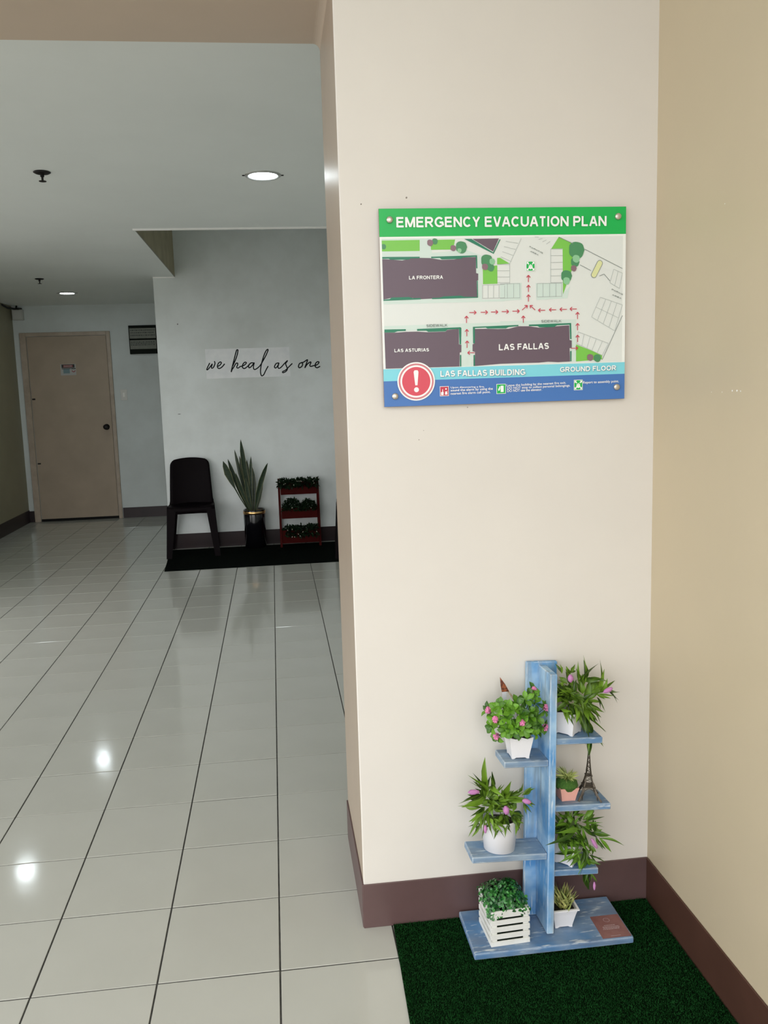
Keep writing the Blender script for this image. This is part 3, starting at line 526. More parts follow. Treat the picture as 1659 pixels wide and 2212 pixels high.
def soil(parent, r, z, rnd=False, m=None):
    bm = bmesh.new(); lathe(bm, [(r, z - .004), (r, z), (r * .5, z + .002)], 16 if rnd else 4, Matrix.Rotation(0 if rnd else PI/4, 4, 'Z'))
    return link('soil', mesh(bm, 'soil'), m or m_soil, parent)

# leaves: shared unit meshes, x from base to tip
def leaf_mesh(name, prof, arch, fold, twist=0):
    bm = bmesh.new(); rows = []
    for k, (x, w) in enumerate(prof):
        z = arch * 4 * x * (1 - x); t_ = twist * x
        row = []
        for s_ in (-1, 0, 1):
            y = s_ * w * .5; zz = abs(s_) * fold * w
            row.append(bm.verts.new((x, y * math.cos(t_) - zz * math.sin(t_), z + zz * math.cos(t_) + y * math.sin(t_))))
        rows.append(row)
    for a, b in zip(rows, rows[1:]):
        bm.faces.new((a[0], a[1], b[1], b[0])); bm.faces.new((a[1], a[2], b[2], b[1]))
    return mesh(bm, name, True)
LANCE = [(0, .14), (.12, .5), (.28, .88), (.42, 1), (.58, .84), (.75, .5), (.9, .2), (1, .01)]
OBOV = [(0, .15), (.18, .4), (.4, .8), (.62, 1), (.78, .88), (.86, .62), (1, .06)]
leaves_l = [leaf_mesh('leaf', LANCE, a, f_, t_) for a, f_, t_ in ((.06, .18, 0), (.12, .12, .4), (.18, .2, -.35))]
leaves_o = [leaf_mesh('leaf', OBOV, a, f_, t_) for a, f_, t_ in ((.10, .2, 0), (.16, .14, .3), (.05, .25, -.2))]
def put_leaf(parent, a, b, w, meshes, m, rng, up=Vector((0, -.62, .78))):
    a = Vector(a); b = Vector(b); d = b - a; l = d.length; x = d.normalized()
    n = up + Vector((rng.uniform(-.4, .4), rng.uniform(-.4, .4), rng.uniform(-.3, .3)))
    n = (n - x * n.dot(x)).normalized(); y = n.cross(x)
    M_ = Matrix(((x.x * l, y.x * w, n.x * l * .8, a.x), (x.y * l, y.y * w, n.y * l * .8, a.y), (x.z * l, y.z * w, n.z * l * .8, a.z), (0, 0, 0, 1)))
    me = rng.choice(meshes)
    if not me.materials: me.materials.append(m)
    o = link('leaf', me, None, parent, parent.matrix_world.inverted() @ M_)
    o.material_slots[0].link = 'OBJECT'; o.material_slots[0].material = m   # leaf meshes are shared between plants
    return o
def bud_mesh(name, n1=9, n2=12, spike=.25, seed=1):
    r = random.Random(seed); bm = bmesh.new(); bmesh.ops.create_uvsphere(bm, u_segments=n2, v_segments=n1, radius=.5)
    for v in bm.verts: v.co *= 1 + r.uniform(-spike, spike)
    return mesh(bm, name, False)
bud_me = bud_mesh('flower', spike=.14)
for p_ in bud_me.polygons: p_.use_smooth = True
bud_me = bud_me; ball_me = bud_mesh('flower', spike=.30, seed=3)
m_purple = mat('purple_petals', (.40, .13, .38), .7, (.60, .30, .52), 60); m_pink = mat('pink_petals', (.62, .13, .34), .6, (.80, .34, .52), 90)
m_l1 = leafmat('lance_leaf', '#0d2d08', '#6f9428'); m_l2 = leafmat('lance_leaf_deep', '#0a2c0d', '#6a962a'); m_l3 = leafmat('bright_leaf', '#123f09', '#659a23')
m_stem = mat('stem_green', (.05, .12, .02), .6)
def E4(v): return Vector((v[0] / 1e4, v[1] / 1e4, v[2] / 1e4))
def flowers(parent, key, m=None):
    for v in D[key]:
        a, b, r = E4(v[:3]), E4(v[3:6]), v[6] / 1e4 * 1.75; a = a - Vector((0, .010, 0)); b = b - Vector((0, .010, 0))
        d = b - a; l = max(d.length, r); z = d.normalized(); q = z.to_track_quat('Z', 'Y')
        link('flower', bud_me, m or m_purple, parent, parent.matrix_world.inverted() @ (Matrix.Translation((a + b) / 2) @ q.to_matrix().to_4x4() @ Matrix.Diagonal((r, r, l, 1))))
def lance_plant(key, parent, m, centre, spread, nfill, seed, rim, rad):
    rng = random.Random(seed); pc = parent.matrix_world.translation; rz = pc.z + rim
    def clear(p_, r_):   # keep leaves outside the pot wall below its rim
        h_ = Vector((p_.x - pc.x, p_.y - pc.y, 0))
        if p_.z < rz + .004 and h_.length < r_:
            if h_.y > 0: h_.y = -h_.y
            h_ = h_.normalized() if h_.length > .003 else Vector((0, -1, 0)); p_ = Vector((pc.x + h_.x * r_, pc.y + h_.y * r_, p_.z))
        return p_
    def put(a, b, w, up=Vector((-.25, -.85, .45))): put_leaf(parent, clear(a, rad), clear(b, rad + .006), w, leaves_l, m, rng, up=up)
    for v in D[key]:
        a, b = E4(v[:3]), E4(v[3:6]); d = b - a
        if key == 'R3' and b.x < .702: a = a - Vector((-.004, .040, 0)); b = b - Vector((0, .058, -.006)); d = b - a   # hangs in front of the upright
        put(a - d * .2, b + d * .06, v[6] / 1e4 * 1.02)
        if d.length > .012:
            for q_ in range(2):   # its neighbours on the same sprig
                j = Vector((rng.gauss(0, 1), rng.gauss(.1, .8), rng.gauss(0, 1))) * d.length * .34
                e = a + d * rng.uniform(.7, 1.0) + j; e.y = min(e.y, .122)
                if key[0] == 'R' and e.y > -.03: e.x = max(e.x, .716 + (e.z - .3) * .04)
                if key[0] == 'L' and e.y > -.03: e.x = min(e.x, .690)
                put(a - d * .1, e, v[6] / 1e4 * rng.uniform(.75, 1.0))
    for k in range(16):      # over the front of the rim
        c = Vector((pc.x + rng.uniform(-.7, .7) * rad, pc.y - rng.uniform(.2, .8) * rad, rz + rng.uniform(.006, .02)))
        put(c, c + Vector((rng.uniform(-.02, .02), -rng.uniform(.015, .04), -rng.uniform(-.01, .035))), spread * rng.uniform(.16, .22))
    for k in range(nfill):   # inner leaves round the back and middle
        c = Vector(centre) + Vector((rng.uniform(-1, 1), rng.uniform(-.3, 1), rng.uniform(-.3, .7))) * spread * .38
        d = Vector((rng.gauss(0, 1), rng.gauss(-.1, .7), abs(rng.gauss(0, .8)) - .15)).normalized() * spread * rng.uniform(.55, 1.0)
        e = c + d; e.y = min(e.y, .122)
        put_leaf(parent, c, e, spread * rng.uniform(.16, .24), leaves_l, m, rng, up=Vector((0, -.7, .6)))
    bm = bmesh.new()
    for k in range(7):
        c = Vector(centre); e = c + Vector((rng.uniform(-.6, .6), rng.uniform(-.5, .3), rng.uniform(-.1, .7))) * spread * .8
        tube(bm, [c - Vector((0, 0, spread * .6)), c, e], .0011, 4)
    for v in bm.verts: v.co = parent.matrix_world.inverted() @ v.co
    link('stems', mesh(bm, 'stems'), m_stem, parent)

G1 = 'small artificial plants on the blue stand'
# upper left shelf: pink-flowered bush
p = thing('potted_plant', 'bushy light green plant with pink flower clusters in a white pot, upper left shelf', 'plant', mw=at(-.076, -.046, .454), group=G1)
bm = bmesh.new(); square_pot(bm, .0225, .0310, .055, wave=.0022); link('pot', mesh(bm, 'pot'), m_pot, p); soil(p, .040, .046)
rng = random.Random(11); wc = E4(D['Wc'])
for x in D['W']:
    c = E4(x[:3]); out = (c - wc).normalized(); out = (out + Vector((0, -.5, .15))).normalized()
    t1 = out.cross(Vector((.3, .2, .9))).normalized(); t2 = out.cross(t1)
    for k in range(6 if x[3] else 5):
        a_ = 2 * PI * k / (6 if x[3] else 5) + rng.uniform(-.3, .3)
        d = (t1 * math.cos(a_) + t2 * math.sin(a_)) * 1.0 + out * rng.uniform(.1, .6); d.normalize()
        put_leaf(p, c - out * .004, c + d * rng.uniform(.019, .027), rng.uniform(.013, .0175), leaves_o, m_l3, rng, up=out)
    if x[3]: link('flower', ball_me, m_pink, p, p.matrix_world.inverted() @ (Matrix.Translation(c + out * .006) @ Matrix.Diagonal((.0155, .0155, .0155, 1)) @ Matrix.Rotation(rng.uniform(0, 6), 4, 'Z')))
for k in range(34):
    d = Vector((rng.gauss(0, 1), rng.gauss(0, 1), rng.gauss(.1, .8))).normalized()
    c = wc + Vector((d.x * .036, d.y * .022, d.z * .03)); e = c + d * .024; e.y = min(e.y, .123)
    put_leaf(p, c, e, .012, leaves_o, m_l3, rng)
bm = bmesh.new()
for x in D['W']:
    tube(bm, [wc - Vector((0, 0, .05)), wc - Vector((0, 0, .02)), E4(x[:3])], .0009, 4)
for v in bm.verts: v.co = p.matrix_world.inverted() @ v.co
link('stems', mesh(bm, 'stems'), m_stem, p)
# the brown pointed pick behind it
a, b, c = E4(D['pick0']), E4(D['pick1']), E4(D['pick2'])
pk_ = thing('plant_pick', 'brown and white pointed pick poking up behind the pink-flowered bush', 'ornament', tuple(b))
I = Matrix.Translation(-b)
def wing(name, pts, th, m):
    bm = bmesh.new(); prism(bm, [I @ q for q in pts], [I @ q + Vector((0, th, 0)) for q in pts]); bmesh.ops.recalc_face_normals(bm, faces=bm.faces); return link(name, mesh(bm, name), m, pk_)
mid = a.lerp(b, .62); m2 = a.lerp(c, .62)
wing('brown_tip', [a, a.lerp(m2, .6) + Vector((-.001, 0, 0)), m2, mid, a.lerp(mid, .5) + Vector((.001, 0, .001))], .0016, mat('brown_tip', '#9a5632', .5, '#5a2c1c', 150, .45, .55))
wing('white_patch', [m2, c, c + Vector((.010, 0, -.001)), m2.lerp(mid, .6)], .0012, mat('pick_white', (.62, .64, .68), .5))
wing('cream_edge', [m2.lerp(mid, .75), mid, b + Vector((.001, 0, .003)), b - Vector((.004, 0, 0))], .0012, mat('pick_cream', (.66, .55, .40), .5, (.16, .10, .05), 300))
bm = bmesh.new(); tube(bm, [I @ b, I @ (b + Vector((.012, -.010, -.035)))], .0009, 5); link('stick', mesh(bm, 'stick'), m_stem, pk_)

# lower left shelf: round white pot
p = thing('potted_plant', 'long-leaved green plant with purple buds in a round white pot, lower left shelf', 'plant', mw=at(-.122, -.044, .213), group=G1)
bm = bmesh.new(); lathe(bm, [(.036, 0), (.0395, .0015), (.0468, .080), (.0475, .083), (.046, .083), (.044, .06), (.04, .055)], 40); link('pot', mesh(bm, 'pot', True), m_pot, p); soil(p, .044, .068, True)
cpt = p.matrix_world @ Vector((0, -.006, .112)); lance_plant('L2', p, m_l1, cpt, .048, 60, 21, .083, .050); flowers(p, 'fL2')
# top right shelf
p = thing('potted_plant', 'green plant with long trailing leaves in a cornerwise white pot, top right shelf', 'plant', mw=at(.056, -.040, .508, PI/4), group=G1)
bm = bmesh.new(); square_pot(bm, .0255, .033, .058, wave=.0018); link('pot', mesh(bm, 'pot'), m_pot, p); soil(p, .038, .048)
cpt = p.matrix_world @ Vector((0, 0, .085)); lance_plant('R1', p, m_l1, cpt, .050, 60, 22, .058, .040); flowers(p, 'fR1')
# lowest right shelf
p = thing('potted_plant', 'green plant with one purple bud hanging over the lowest right shelf, white pot', 'plant', mw=at(.060, -.043, .167, PI/4), group=G1)
bm = bmesh.new(); square_pot(bm, .0245, .034, .058, wave=.0015); link('pot', mesh(bm, 'pot'), m_pot, p); soil(p, .038, .048)
cpt = p.matrix_world @ Vector((0, 0, .078)); lance_plant('R3', p, m_l2, cpt, .046, 60, 23, .058, .042); flowers(p, 'fR3')

def spiky(parent, n, r, h, z0, m, seed, width=.004, tilt=.9):
    rng = random.Random(seed)
    for k in range(n):
        a_ = rng.uniform(0, 2*PI); t_ = tilt * math.sqrt(rng.random()); l = h * rng.uniform(.65, 1.05)
        b0 = parent.matrix_world @ Vector((r * .3 * math.cos(a_), r * .3 * math.sin(a_), z0))
        tp = parent.matrix_world @ Vector((r * .3 * math.cos(a_) + l * math.sin(t_) * math.cos(a_), r * .3 * math.sin(a_) + l * math.sin(t_) * math.sin(a_), z0 + l * math.cos(t_)))
        tp.y = min(tp.y, .12); put_leaf(parent, b0, tp, width, leaves_l, m, rng)
m_succ = leafmat('yellow_green_spikes', '#7d9a40', '#dfe59a'); m_succ2 = leafmat('tipped_spikes', '#5c8232', '#e2e096')
m_moss = mat('moss', (.035, .10, .012), .9, (.06, .16, .02), 200, bump=.8, bscale=300)
p = thing('potted_succulent', 'spiky yellow-green succulent in a square pink pot beside the tower figurine', 'plant', mw=at(.053, -.044, .335, .06), group=G1)
bm = bmesh.new(); square_pot(bm, .018, .0255, .035, feet=0.0003); link('pot', mesh(bm, 'pot'), mat('pink_clay', (.78, .42, .34), .7, (.72, .37, .32), 40, bump=.2, bscale=150), p)
bm = bmesh.new(); lathe(bm, [(.024, .026), (.0305, .036), (.0275, .046), (.018, .054), (.004, .058)], 18)
for v in bm.verts: v.co += Vector((random.uniform(-1, 1), random.uniform(-1, 1), random.uniform(-1, 1))) * .0008
link('moss_mound', mesh(bm, 'moss_mound'), m_moss, p); spiky(p, 90, .010, .036, .050, m_succ, 31, .0024, 1.45)
p = thing('potted_grass', 'spiky pale-tipped grass in a small rimmed white pot standing on the stand base', 'plant', mw=Matrix.Translation((.732, .030, .0282)), group=G1)
bm = bmesh.new(); square_pot(bm, .0228, .034, .056, rim=.0030); link('pot', mesh(bm, 'pot'), m_pot, p); soil(p, .042, .047)
spiky(p, 110, .030, .056, .044, m_succ2, 32, .0026, .8)

# white slatted crate with round-leaved shrub
cr = thing('slatted_crate', 'white slatted wooden crate on the left of the stand base', 'crate', mw=Matrix.Translation((.5275, -.038, .0282)) @ Matrix.Rotation(.05, 4, 'Z'))
m_crate = mat('white_crate_paint', (.78, .79, .76), .55, (.70, .71, .66), 30)
Wc_, Dc, Hc = .102, .104, .0945; ns = 5; sh_ = Hc / ns; tk = .0035
for k in range(ns):
    z0 = k * sh_; z1 = z0 + sh_ - .0060 if k < ns - 1 else Hc
    if k == ns - 1: z0 += 0
    for (x0, x1, y0, y1) in ((0, Wc_, 0, tk), (0, Wc_, Dc - tk, Dc), (0, tk, tk + .0004, Dc - tk - .0004), (Wc_ - tk, Wc_, tk + .0004, Dc - tk - .0004)):
        box('slat', x0, x1, y0, y1, z0, z1, m_crate, cr, bev=.0006)
for x0 in (tk + .0002, Wc_ - tk - .0132):
    for y0 in (tk + .0002, Dc - tk - .0132): box('corner_post', x0, x0 + .013, y0, y0 + .013, .0005, Hc - .001, m_crate, cr)
box('bottom_panel', tk + .0002, Wc_ - tk - .0002, tk + .0002, Dc - tk - .0002, .0002, .0025, m_crate, cr)
m_inner_shade = mat('inner_shade', (.006, .010, .006), .95, spec=.05); box('inner_shade_block', .018, Wc_ - .018, tk + .001, Dc - tk - .001, .004, .078, m_inner_shade, cr); box('inner_shade_block', tk + .001, .0178, .018, Dc - .018, .004, .078, m_inner_shade, cr)  # near-black blocks stand in for the shade behind the slots
shb = thing('round_leaf_shrub', 'dark green shrub of tiny round leaves filling the white slatted crate', 'plant', mw=cr.matrix_world @ Matrix.Translation((0, 0, .075)), group=G1)
rng = random.Random(9); bm = bmesh.new()
for k in range(1000):
    sx_, sy_ = rng.uniform(-1, 1), rng.uniform(-1, 1); u_ = max(abs(sx_), abs(sy_)) * .55 + .45 * min(1, math.hypot(sx_, sy_) * .8); th = math.atan2(sy_, sx_); cx_ = .049 + sx_ * .053; cy_ = .052 + sy_ * .052
    zt = .016 + .044 * math.sqrt(max(0, 1 - u_ * u_)); z = rng.uniform(max(.0, zt - .03), zt) + (rng.random() < .1) * .006
    n = Vector((math.cos(th) * u_ + rng.gauss(0, .4), math.sin(th) * u_ + rng.gauss(0, .4), .6 + rng.gauss(0, .3))).normalized()
    q = n.to_track_quat('Z', 'Y'); r_ = rng.uniform(.0034, .0054)
    M_ = Matrix.Translation((cx_, cy_, z)) @ q.to_matrix().to_4x4()
    vs2 = [bm.verts.new(M_ @ Vector((r_ * math.cos(2*PI*j/6), r_ * math.sin(2*PI*j/6), .0006 * (j % 2)))) for j in range(6)]
    bm.faces.new(vs2)
fo = link('foliage', mesh(bm, 'foliage'), mat('round_leaf', '#0f4a1c', .35, '#3f8f3a', 90, .45, .62, spec=.6), shb); fo['kind'] = 'stuff'
bm = bmesh.new()
for k in range(40):
    x, y = .051 + rng.uniform(-.04, .04), .052 + rng.uniform(-.04, .04)
    tube(bm, [(.051 + (x - .051) * .6, .052 + (y - .052) * .6, -.004), (x, y, .03)], .0006, 4)
st_ = link('stems', mesh(bm, 'stems'), m_stem, shb); st_['kind'] = 'stuff'

# brown leaflet lying on the base
card = thing('leaflet', 'brown printed leaflet lying on the right end of the stand base', 'leaflet', mw=Matrix.Translation((.8135, -.0505, .0284)) @ Matrix.Rotation(.0, 4, 'Z'))
m_card = mat('brown_card', '#8f6560', .3, '#7a4f4c', 20, spec=.4); m_cw = mat('card_white', '#b9a6a6', .5)
box('sheet', 0, .0755, 0, .087, 0, .0006, m_card, card)
bm = bmesh.new()
def hbar(x0, x1, y0, y1, z=.00075):
    q = [bm.verts.new(t_) for t_ in ((x0, y0, z), (x1, y0, z), (x1, y1, z), (x0, y1, z))]; bm.faces.new(q)
rng = random.Random(4)
for j, (y0, xa, xb) in enumerate(((.046, .022, .052), (.0405, .016, .060), (.036, .016, .060), (.0315, .014, .058))):
    x = xa
    while x < xb: w = rng.uniform(.002, .006); hbar(x, min(x + w, xb), y0, y0 + .0022); x += w + .001
hbar(.024, .050, .006, .0072)
for k in range(10):
    a_ = 2*PI*k/10; q = [bm.verts.new((.037 + r_ * math.cos(a_ + o_), .068 + r_ * math.sin(a_ + o_), .00075)) for r_, o_ in ((.0085, 0), (.0085, .5), (.0072, .5), (.0072, 0))]; bm.faces.new(q)
link('printed_lines', mesh(bm, 'printed_lines'), m_cw, card)['kind'] = 'stuff'

# lattice tower figurine
tw = thing('tower_figurine', 'bronze lattice tower figurine on the middle right shelf beside the pink pot', 'figurine', mw=at(.112, -.046, .335, -.22))
m_br = mat('aged_bronze', (.12, .10, .075), .45, (.055, .045, .035), 80, metal=.7)
TH = .138
def hw(z):
    t_ = z / TH; return .0265 * math.exp(-3.9 * t_) * (1 - .0 * t_) + .0016 * (1 - t_) + .0006
ZL = [0, .012, .026, .034, .044, .056, .070, .09, .11, .126]
for sx in (-1, 1):
    for sy in (-1, 1):
        bm = bmesh.new(); L_ = [(sx * hw(z), sy * hw(z), z) for z in ZL]; tube(bm, L_, [.0032, .0029, .0025, .0022, .0019, .0016, .0013, .0011, .0009, .0008], 4); link('leg', mesh(bm, 'leg'), m_br, tw)
for z, e in ((.030, .0030), (.058, .0022), (.124, .0014)): box('platform', -hw(z) - e, hw(z) + e, -hw(z) - e, hw(z) + e, z, z + .0028, m_br, tw, bev=.0004)
bm = bmesh.new()
for q in range(4):
    Rq = Matrix.Rotation(q * PI / 2, 4, 'Z')
    for z0, z1 in ((.002, .015), (.015, .029), (.034, .045), (.045, .057), (.062, .074), (.074, .086), (.086, .098), (.098, .110), (.110, .122)):
        a0, a1 = hw(z0), hw(z1); sgn = ((-1, -1, 1, 1),)
        if z0 < .03:
            for s_ in (-1, 1):   # leg lattice stays beside the arch
                tube(bm, [Rq @ Vector((s_ * a0, -a0, z0)), Rq @ Vector((s_ * a1 * .72, -a1, z1))], .0007, 3); tube(bm, [Rq @ Vector((s_ * a0 * .72, -a0, z0)), Rq @ Vector((s_ * a1, -a1, z1))], .0007, 3)
        else:
            tube(bm, [Rq @ Vector((-a0, -a0, z0)), Rq @ Vector((a1, -a1, z1))], .0006, 3); tube(bm, [Rq @ Vector((a0, -a0, z0)), Rq @ Vector((-a1, -a1, z1))], .0006, 3)
    tube(bm, [Rq @ Vector((hw(.004) * .72 * math.cos(t_), -hw(.024 * math.sin(t_) + .004), .004 + .024 * math.sin(t_))) for t_ in [PI * k / 10 for k in range(11)]], .0009, 4)
link('lattice', mesh(bm, 'lattice'), m_br, tw)
bm = bmesh.new(); lathe(bm, [(.0026, .1268), (.0030, .129), (.0022, .132), (.0008, .134), (.0004, .139)], 10); link('spire', mesh(bm, 'spire'), m_br, tw)

# ---------------------------------------------------------------- turf mats
def turf(name, label, pts, h, n, bl, m_back, m_bl, seed, ycut=None):
    t = thing(name, label, 'mat', (0, 0, 0))
    bm = bmesh.new(); prism(bm, [(x, y, .0004) for x, y in pts], [(x, y, h) for x, y in pts]); bmesh.ops.recalc_face_normals(bm, faces=bm.faces)
    link('backing', mesh(bm, 'backing'), m_back, t)
    r = random.Random(seed); x0, x1 = min(p_[0] for p_ in pts), max(p_[0] for p_ in pts); y0, y1 = min(p_[1] for p_ in pts), max(p_[1] for p_ in pts)
    V = []; F = []
    def inside(x, y):
        c = False; j = len(pts) - 1
        for i in range(len(pts)):
            xi, yi = pts[i]; xj, yj = pts[j]
            if (yi > y) != (yj > y) and x < (xj - xi) * (y - yi) / (yj - yi) + xi: c = not c
            j = i
        return c
    while len(F) < n:
        x, y = r.uniform(x0, x1), r.uniform(y0, y1)
        if ycut and y < ycut and r.random() < .75: continue
        if not inside(x, y): continue
        a_ = r.uniform(0, 2*PI); w = bl * .16; l = bl * r.uniform(.6, 1.15); lean = r.uniform(.1, .8); b_ = r.uniform(0, 2*PI)
        i0 = len(V)
        V.append((x - w * math.cos(a_), y - w * math.sin(a_), h - .001)); V.append((x + w * math.cos(a_), y + w * math.sin(a_), h - .001))
        V.append((x + l * lean * math.cos(b_), y + l * lean * math.sin(b_), h + l * (1 - lean * .5)))
        F.append((i0, i0 + 1, i0 + 2))
    me = bpy.data.meshes.new('pile'); me.from_pydata(V, [], F); me.update()
    o = link('pile', me, m_bl, t); o['kind'] = 'stuff'
    return t
m_tb = mat('turf_backing', (.001, .008, .0015), .95, spec=.05)
m_tp = mat('turf_pile', (.0038, .045, .007), .6, (.012, .088, .018), 60, .4, .68, spec=.12)
turf('green_turf_mat', 'bright green artificial turf mat under the blue plant stand', [(.303, .122), (.275, -.60), (.25, -1.2), (1.007, -1.2), (1.007, .122)], .005, 110000, .0052, m_tb, m_tp, 5, -.5)
m_tb2 = mat('dark_turf_backing', (.001, .002, .0014), .95, spec=.05); m_tp2 = mat('dark_turf_pile', (.0025, .0085, .0045), .9, (.005, .013, .007), 25, spec=.05)
turf('dark_turf_mat', 'very dark green turf mat under the brown chair and black planter at the far wall', [(-.888, 4.796), (.95, 4.806), (.95, 5.70), (-.945, 5.70)], .005, 30000, .005, m_tb2, m_tp2, 6)

# ---------------------------------------------------------------- far wall: lettering sticker
stk = thing('wall_lettering', 'black script lettering we heal as one, mostly on a white paper strip', 'sticker', (0, 5.79, 0))
box('paper_strip', -.535, .226, -.0022, -.001, 1.556, 1.821, mat('white_paper', (.93, .95, .96), .5, (.84, .87, .89), 12), stk)
bm = bmesh.new()
for x0, x1, z0, z1 in ((.508, .511, 1.585, 1.80),): bx(bm, x0, x1, -.0016, -.001, z0, z1)
link('film_edge', mesh(bm, 'film_edge'), mat('film_edge_white', (.75, .76, .74), .4), stk)
m_ink = mat('black_vinyl', (.004, .006, .008), .5, spec=.1)
def smooth(P, n=6):
    o = []
    for i in range(len(P) - 1):
        p0 = P[max(i-1, 0)]; p1 = P[i]; p2 = P[i+1]; p3 = P[min(i+2, len(P)-1)]
        for k in range(n):
            t_ = k / n; o.append(tuple(.5 * ((2*p1[j]) + (-p0[j] + p2[j]) * t_ + (2*p0[j] - 5*p1[j] + 4*p2[j] - p3[j]) * t_**2 + (-p0[j] + 3*p1[j] - 3*p2[j] + p3[j]) * t_**3) for j in (0, 1)))
    o.append(tuple(P[-1])); return o
for k, strokes in D['script'].items():
    bm = bmesh.new()
    for s_ in strokes:
        P = smooth([(x / 1e4, z / 1e4) for x, z in s_]); n0 = len(bm.verts)
        yy = -.0030
        for i in range(len(P) - 1):
            line(bm, P[i], P[i+1], .0100, yy)
        for q_ in P: disc(bm, q_[0], q_[1], (.0050), yy - .0002, 10)
    link('script_word', mesh(bm, 'script_word'), m_ink, stk)

# ---------------------------------------------------------------- brown plastic chair(s)
m_ch = mat('dark_brown_plastic', (.0055, .0036, .0045), .55, spec=.06)
def make_chair(label, group):
    t = thing('plastic_chair', label, 'chair', (0, 0, 0), group)
    # backrest: curved rounded panel with thin vertical slots pressed in
    bm = bmesh.new(); nx, nz = 14, 16; z0, z1 = .40, .835
    def hwid(z):
        f_ = (z - z0) / (z1 - z0); w = .195 - .022 * f_
        e = .06; dz = z1 - z
        if dz < e: w -= e - math.sqrt(max(0, e * e - (e - dz) ** 2))
        return w
    fr_, bk = [], []
    zs = [z0 + (z1 - z0) * (1 - (1 - j / nz) ** 1.6) for j in range(nz + 1)]
    for z in zs:
        w = hwid(z); f_ = (z - z0) / (z1 - z0); r1, r2 = [], []
        for i in range(nx + 1):
            s_ = -1 + 2 * i / nx; x = s_ * w; y = .165 + .075 * f_ - .035 * s_ * s_ - .02 * math.sin(f_ * PI)
            zz = z + (.008 * (1 - s_ * s_) if z == zs[-1] else 0)
            groove = .004 if (i % 2 and .12 < f_ < .72 and abs(s_) < .8) else 0
            r1.append(bm.verts.new((x, y - .008 + groove, zz))); r2.append(bm.verts.new((x, y + .008, zz)))
        fr_.append(r1); bk.append(r2)
    for j in range(nz):
        for i in range(nx):
            bm.faces.new((fr_[j][i], fr_[j][i+1], fr_[j+1][i+1], fr_[j+1][i])); bm.faces.new((bk[j][i+1], bk[j][i], bk[j+1][i], bk[j+1][i+1]))
        bm.faces.new((fr_[j][0], fr_[j+1][0], bk[j+1][0], bk[j][0])); bm.faces.new((fr_[j+1][nx], fr_[j][nx], bk[j][nx], bk[j+1][nx]))
    for i in range(nx):
        bm.faces.new((fr_[nz][i], fr_[nz][i+1], bk[nz][i+1], bk[nz][i])); bm.faces.new((fr_[0][i+1], fr_[0][i], bk[0][i], bk[0][i+1]))
    link('backrest', mesh(bm, 'backrest', True), m_ch, t)
    # seat with down-turned front apron
    bm = bmesh.new()
    rows = [(-.200, .385), (-.205, .425), (-.195, .440), (-.15, .443), (0, .425), (.12, .425), (.175, .45)]
    A, B = [], []
    for y, z in rows:
        ra, rb = [], []
        for i in range(11):
            s_ = -1 + 2 * i / 10; w = .205 - max(0, y) * .06; dip = -.010 * (1 - s_ * s_) if -.16 < y < .15 else 0
            zz = z + dip + (.010 * abs(s_) ** 6 if z > .41 else -.012 * abs(s_) ** 4)
            ra.append(bm.verts.new((s_ * w, y, zz))); rb.append(bm.verts.new((s_ * (w - .004), y + (.012 if z < .43 and y < 0 else 0), zz - (.012 if z > .43 or y > -.1 else 0))))
        A.append(ra); B.append(rb)
    for j in range(len(rows) - 1):
        for i in range(10):
            bm.faces.new((A[j][i], A[j][i+1], A[j+1][i+1], A[j+1][i])); bm.faces.new((B[j][i+1], B[j][i], B[j+1][i], B[j+1][i+1]))
        bm.faces.new((A[j][0], A[j+1][0], B[j+1][0], B[j][0])); bm.faces.new((A[j+1][10], A[j][10], B[j][10], B[j+1][10]))
    for i in range(10):
        bm.faces.new((A[0][i+1], A[0][i], B[0][i], B[0][i+1])); bm.faces.new((A[-1][i], A[-1][i+1], B[-1][i+1], B[-1][i]))
    link('seat', mesh(bm, 'seat', True), m_ch, t)
    for sx in (-1, 1):
        for sy in (-1, 1):
            bm = bmesh.new()
            xo, yo = (.232, -.225) if sy < 0 else (.225, .235)
            xt, yt = (.205, -.203) if sy < 0 else (.198, .185)
            wl, wt = .058, .076
            ring = lambda x, y, w, z: [(sx * x, y, z), (sx * (x - w), y, z), (sx * (x - w), y - sy * .006, z), (sx * (x - .010), y - sy * .010, z), (sx * (x - .010), y - sy * w, z), (sx * x, y - sy * w, z)]
            prism(bm, ring(xo, yo, wl * .8, 0), ring(xt, yt, wt, .43)); bmesh.ops.recalc_face_normals(bm, faces=bm.faces)
            link('leg', mesh(bm, 'leg'), m_ch, t)
    return t
GC = 'brown plastic chairs on the dark turf mat'
ch = make_chair('brown plastic chair with a tall rounded back at the left end of the dark mat', GC)
ch.matrix_world = Matrix.Translation((-.713, 5.52, .005)) @ Matrix.Rotation(.07, 4, 'Z')
c2 = ch.copy(); C.objects.link(c2); c2['label'] = 'dark brown chair hidden behind the front pier, only its left leg edge showing'
for k in ch.children:
    q = k.copy(); C.objects.link(q); q.parent = c2
c2.matrix_world = Matrix.Translation((.757, 5.11, .005)) @ Matrix.Rotation(-.05, 4, 'Z')

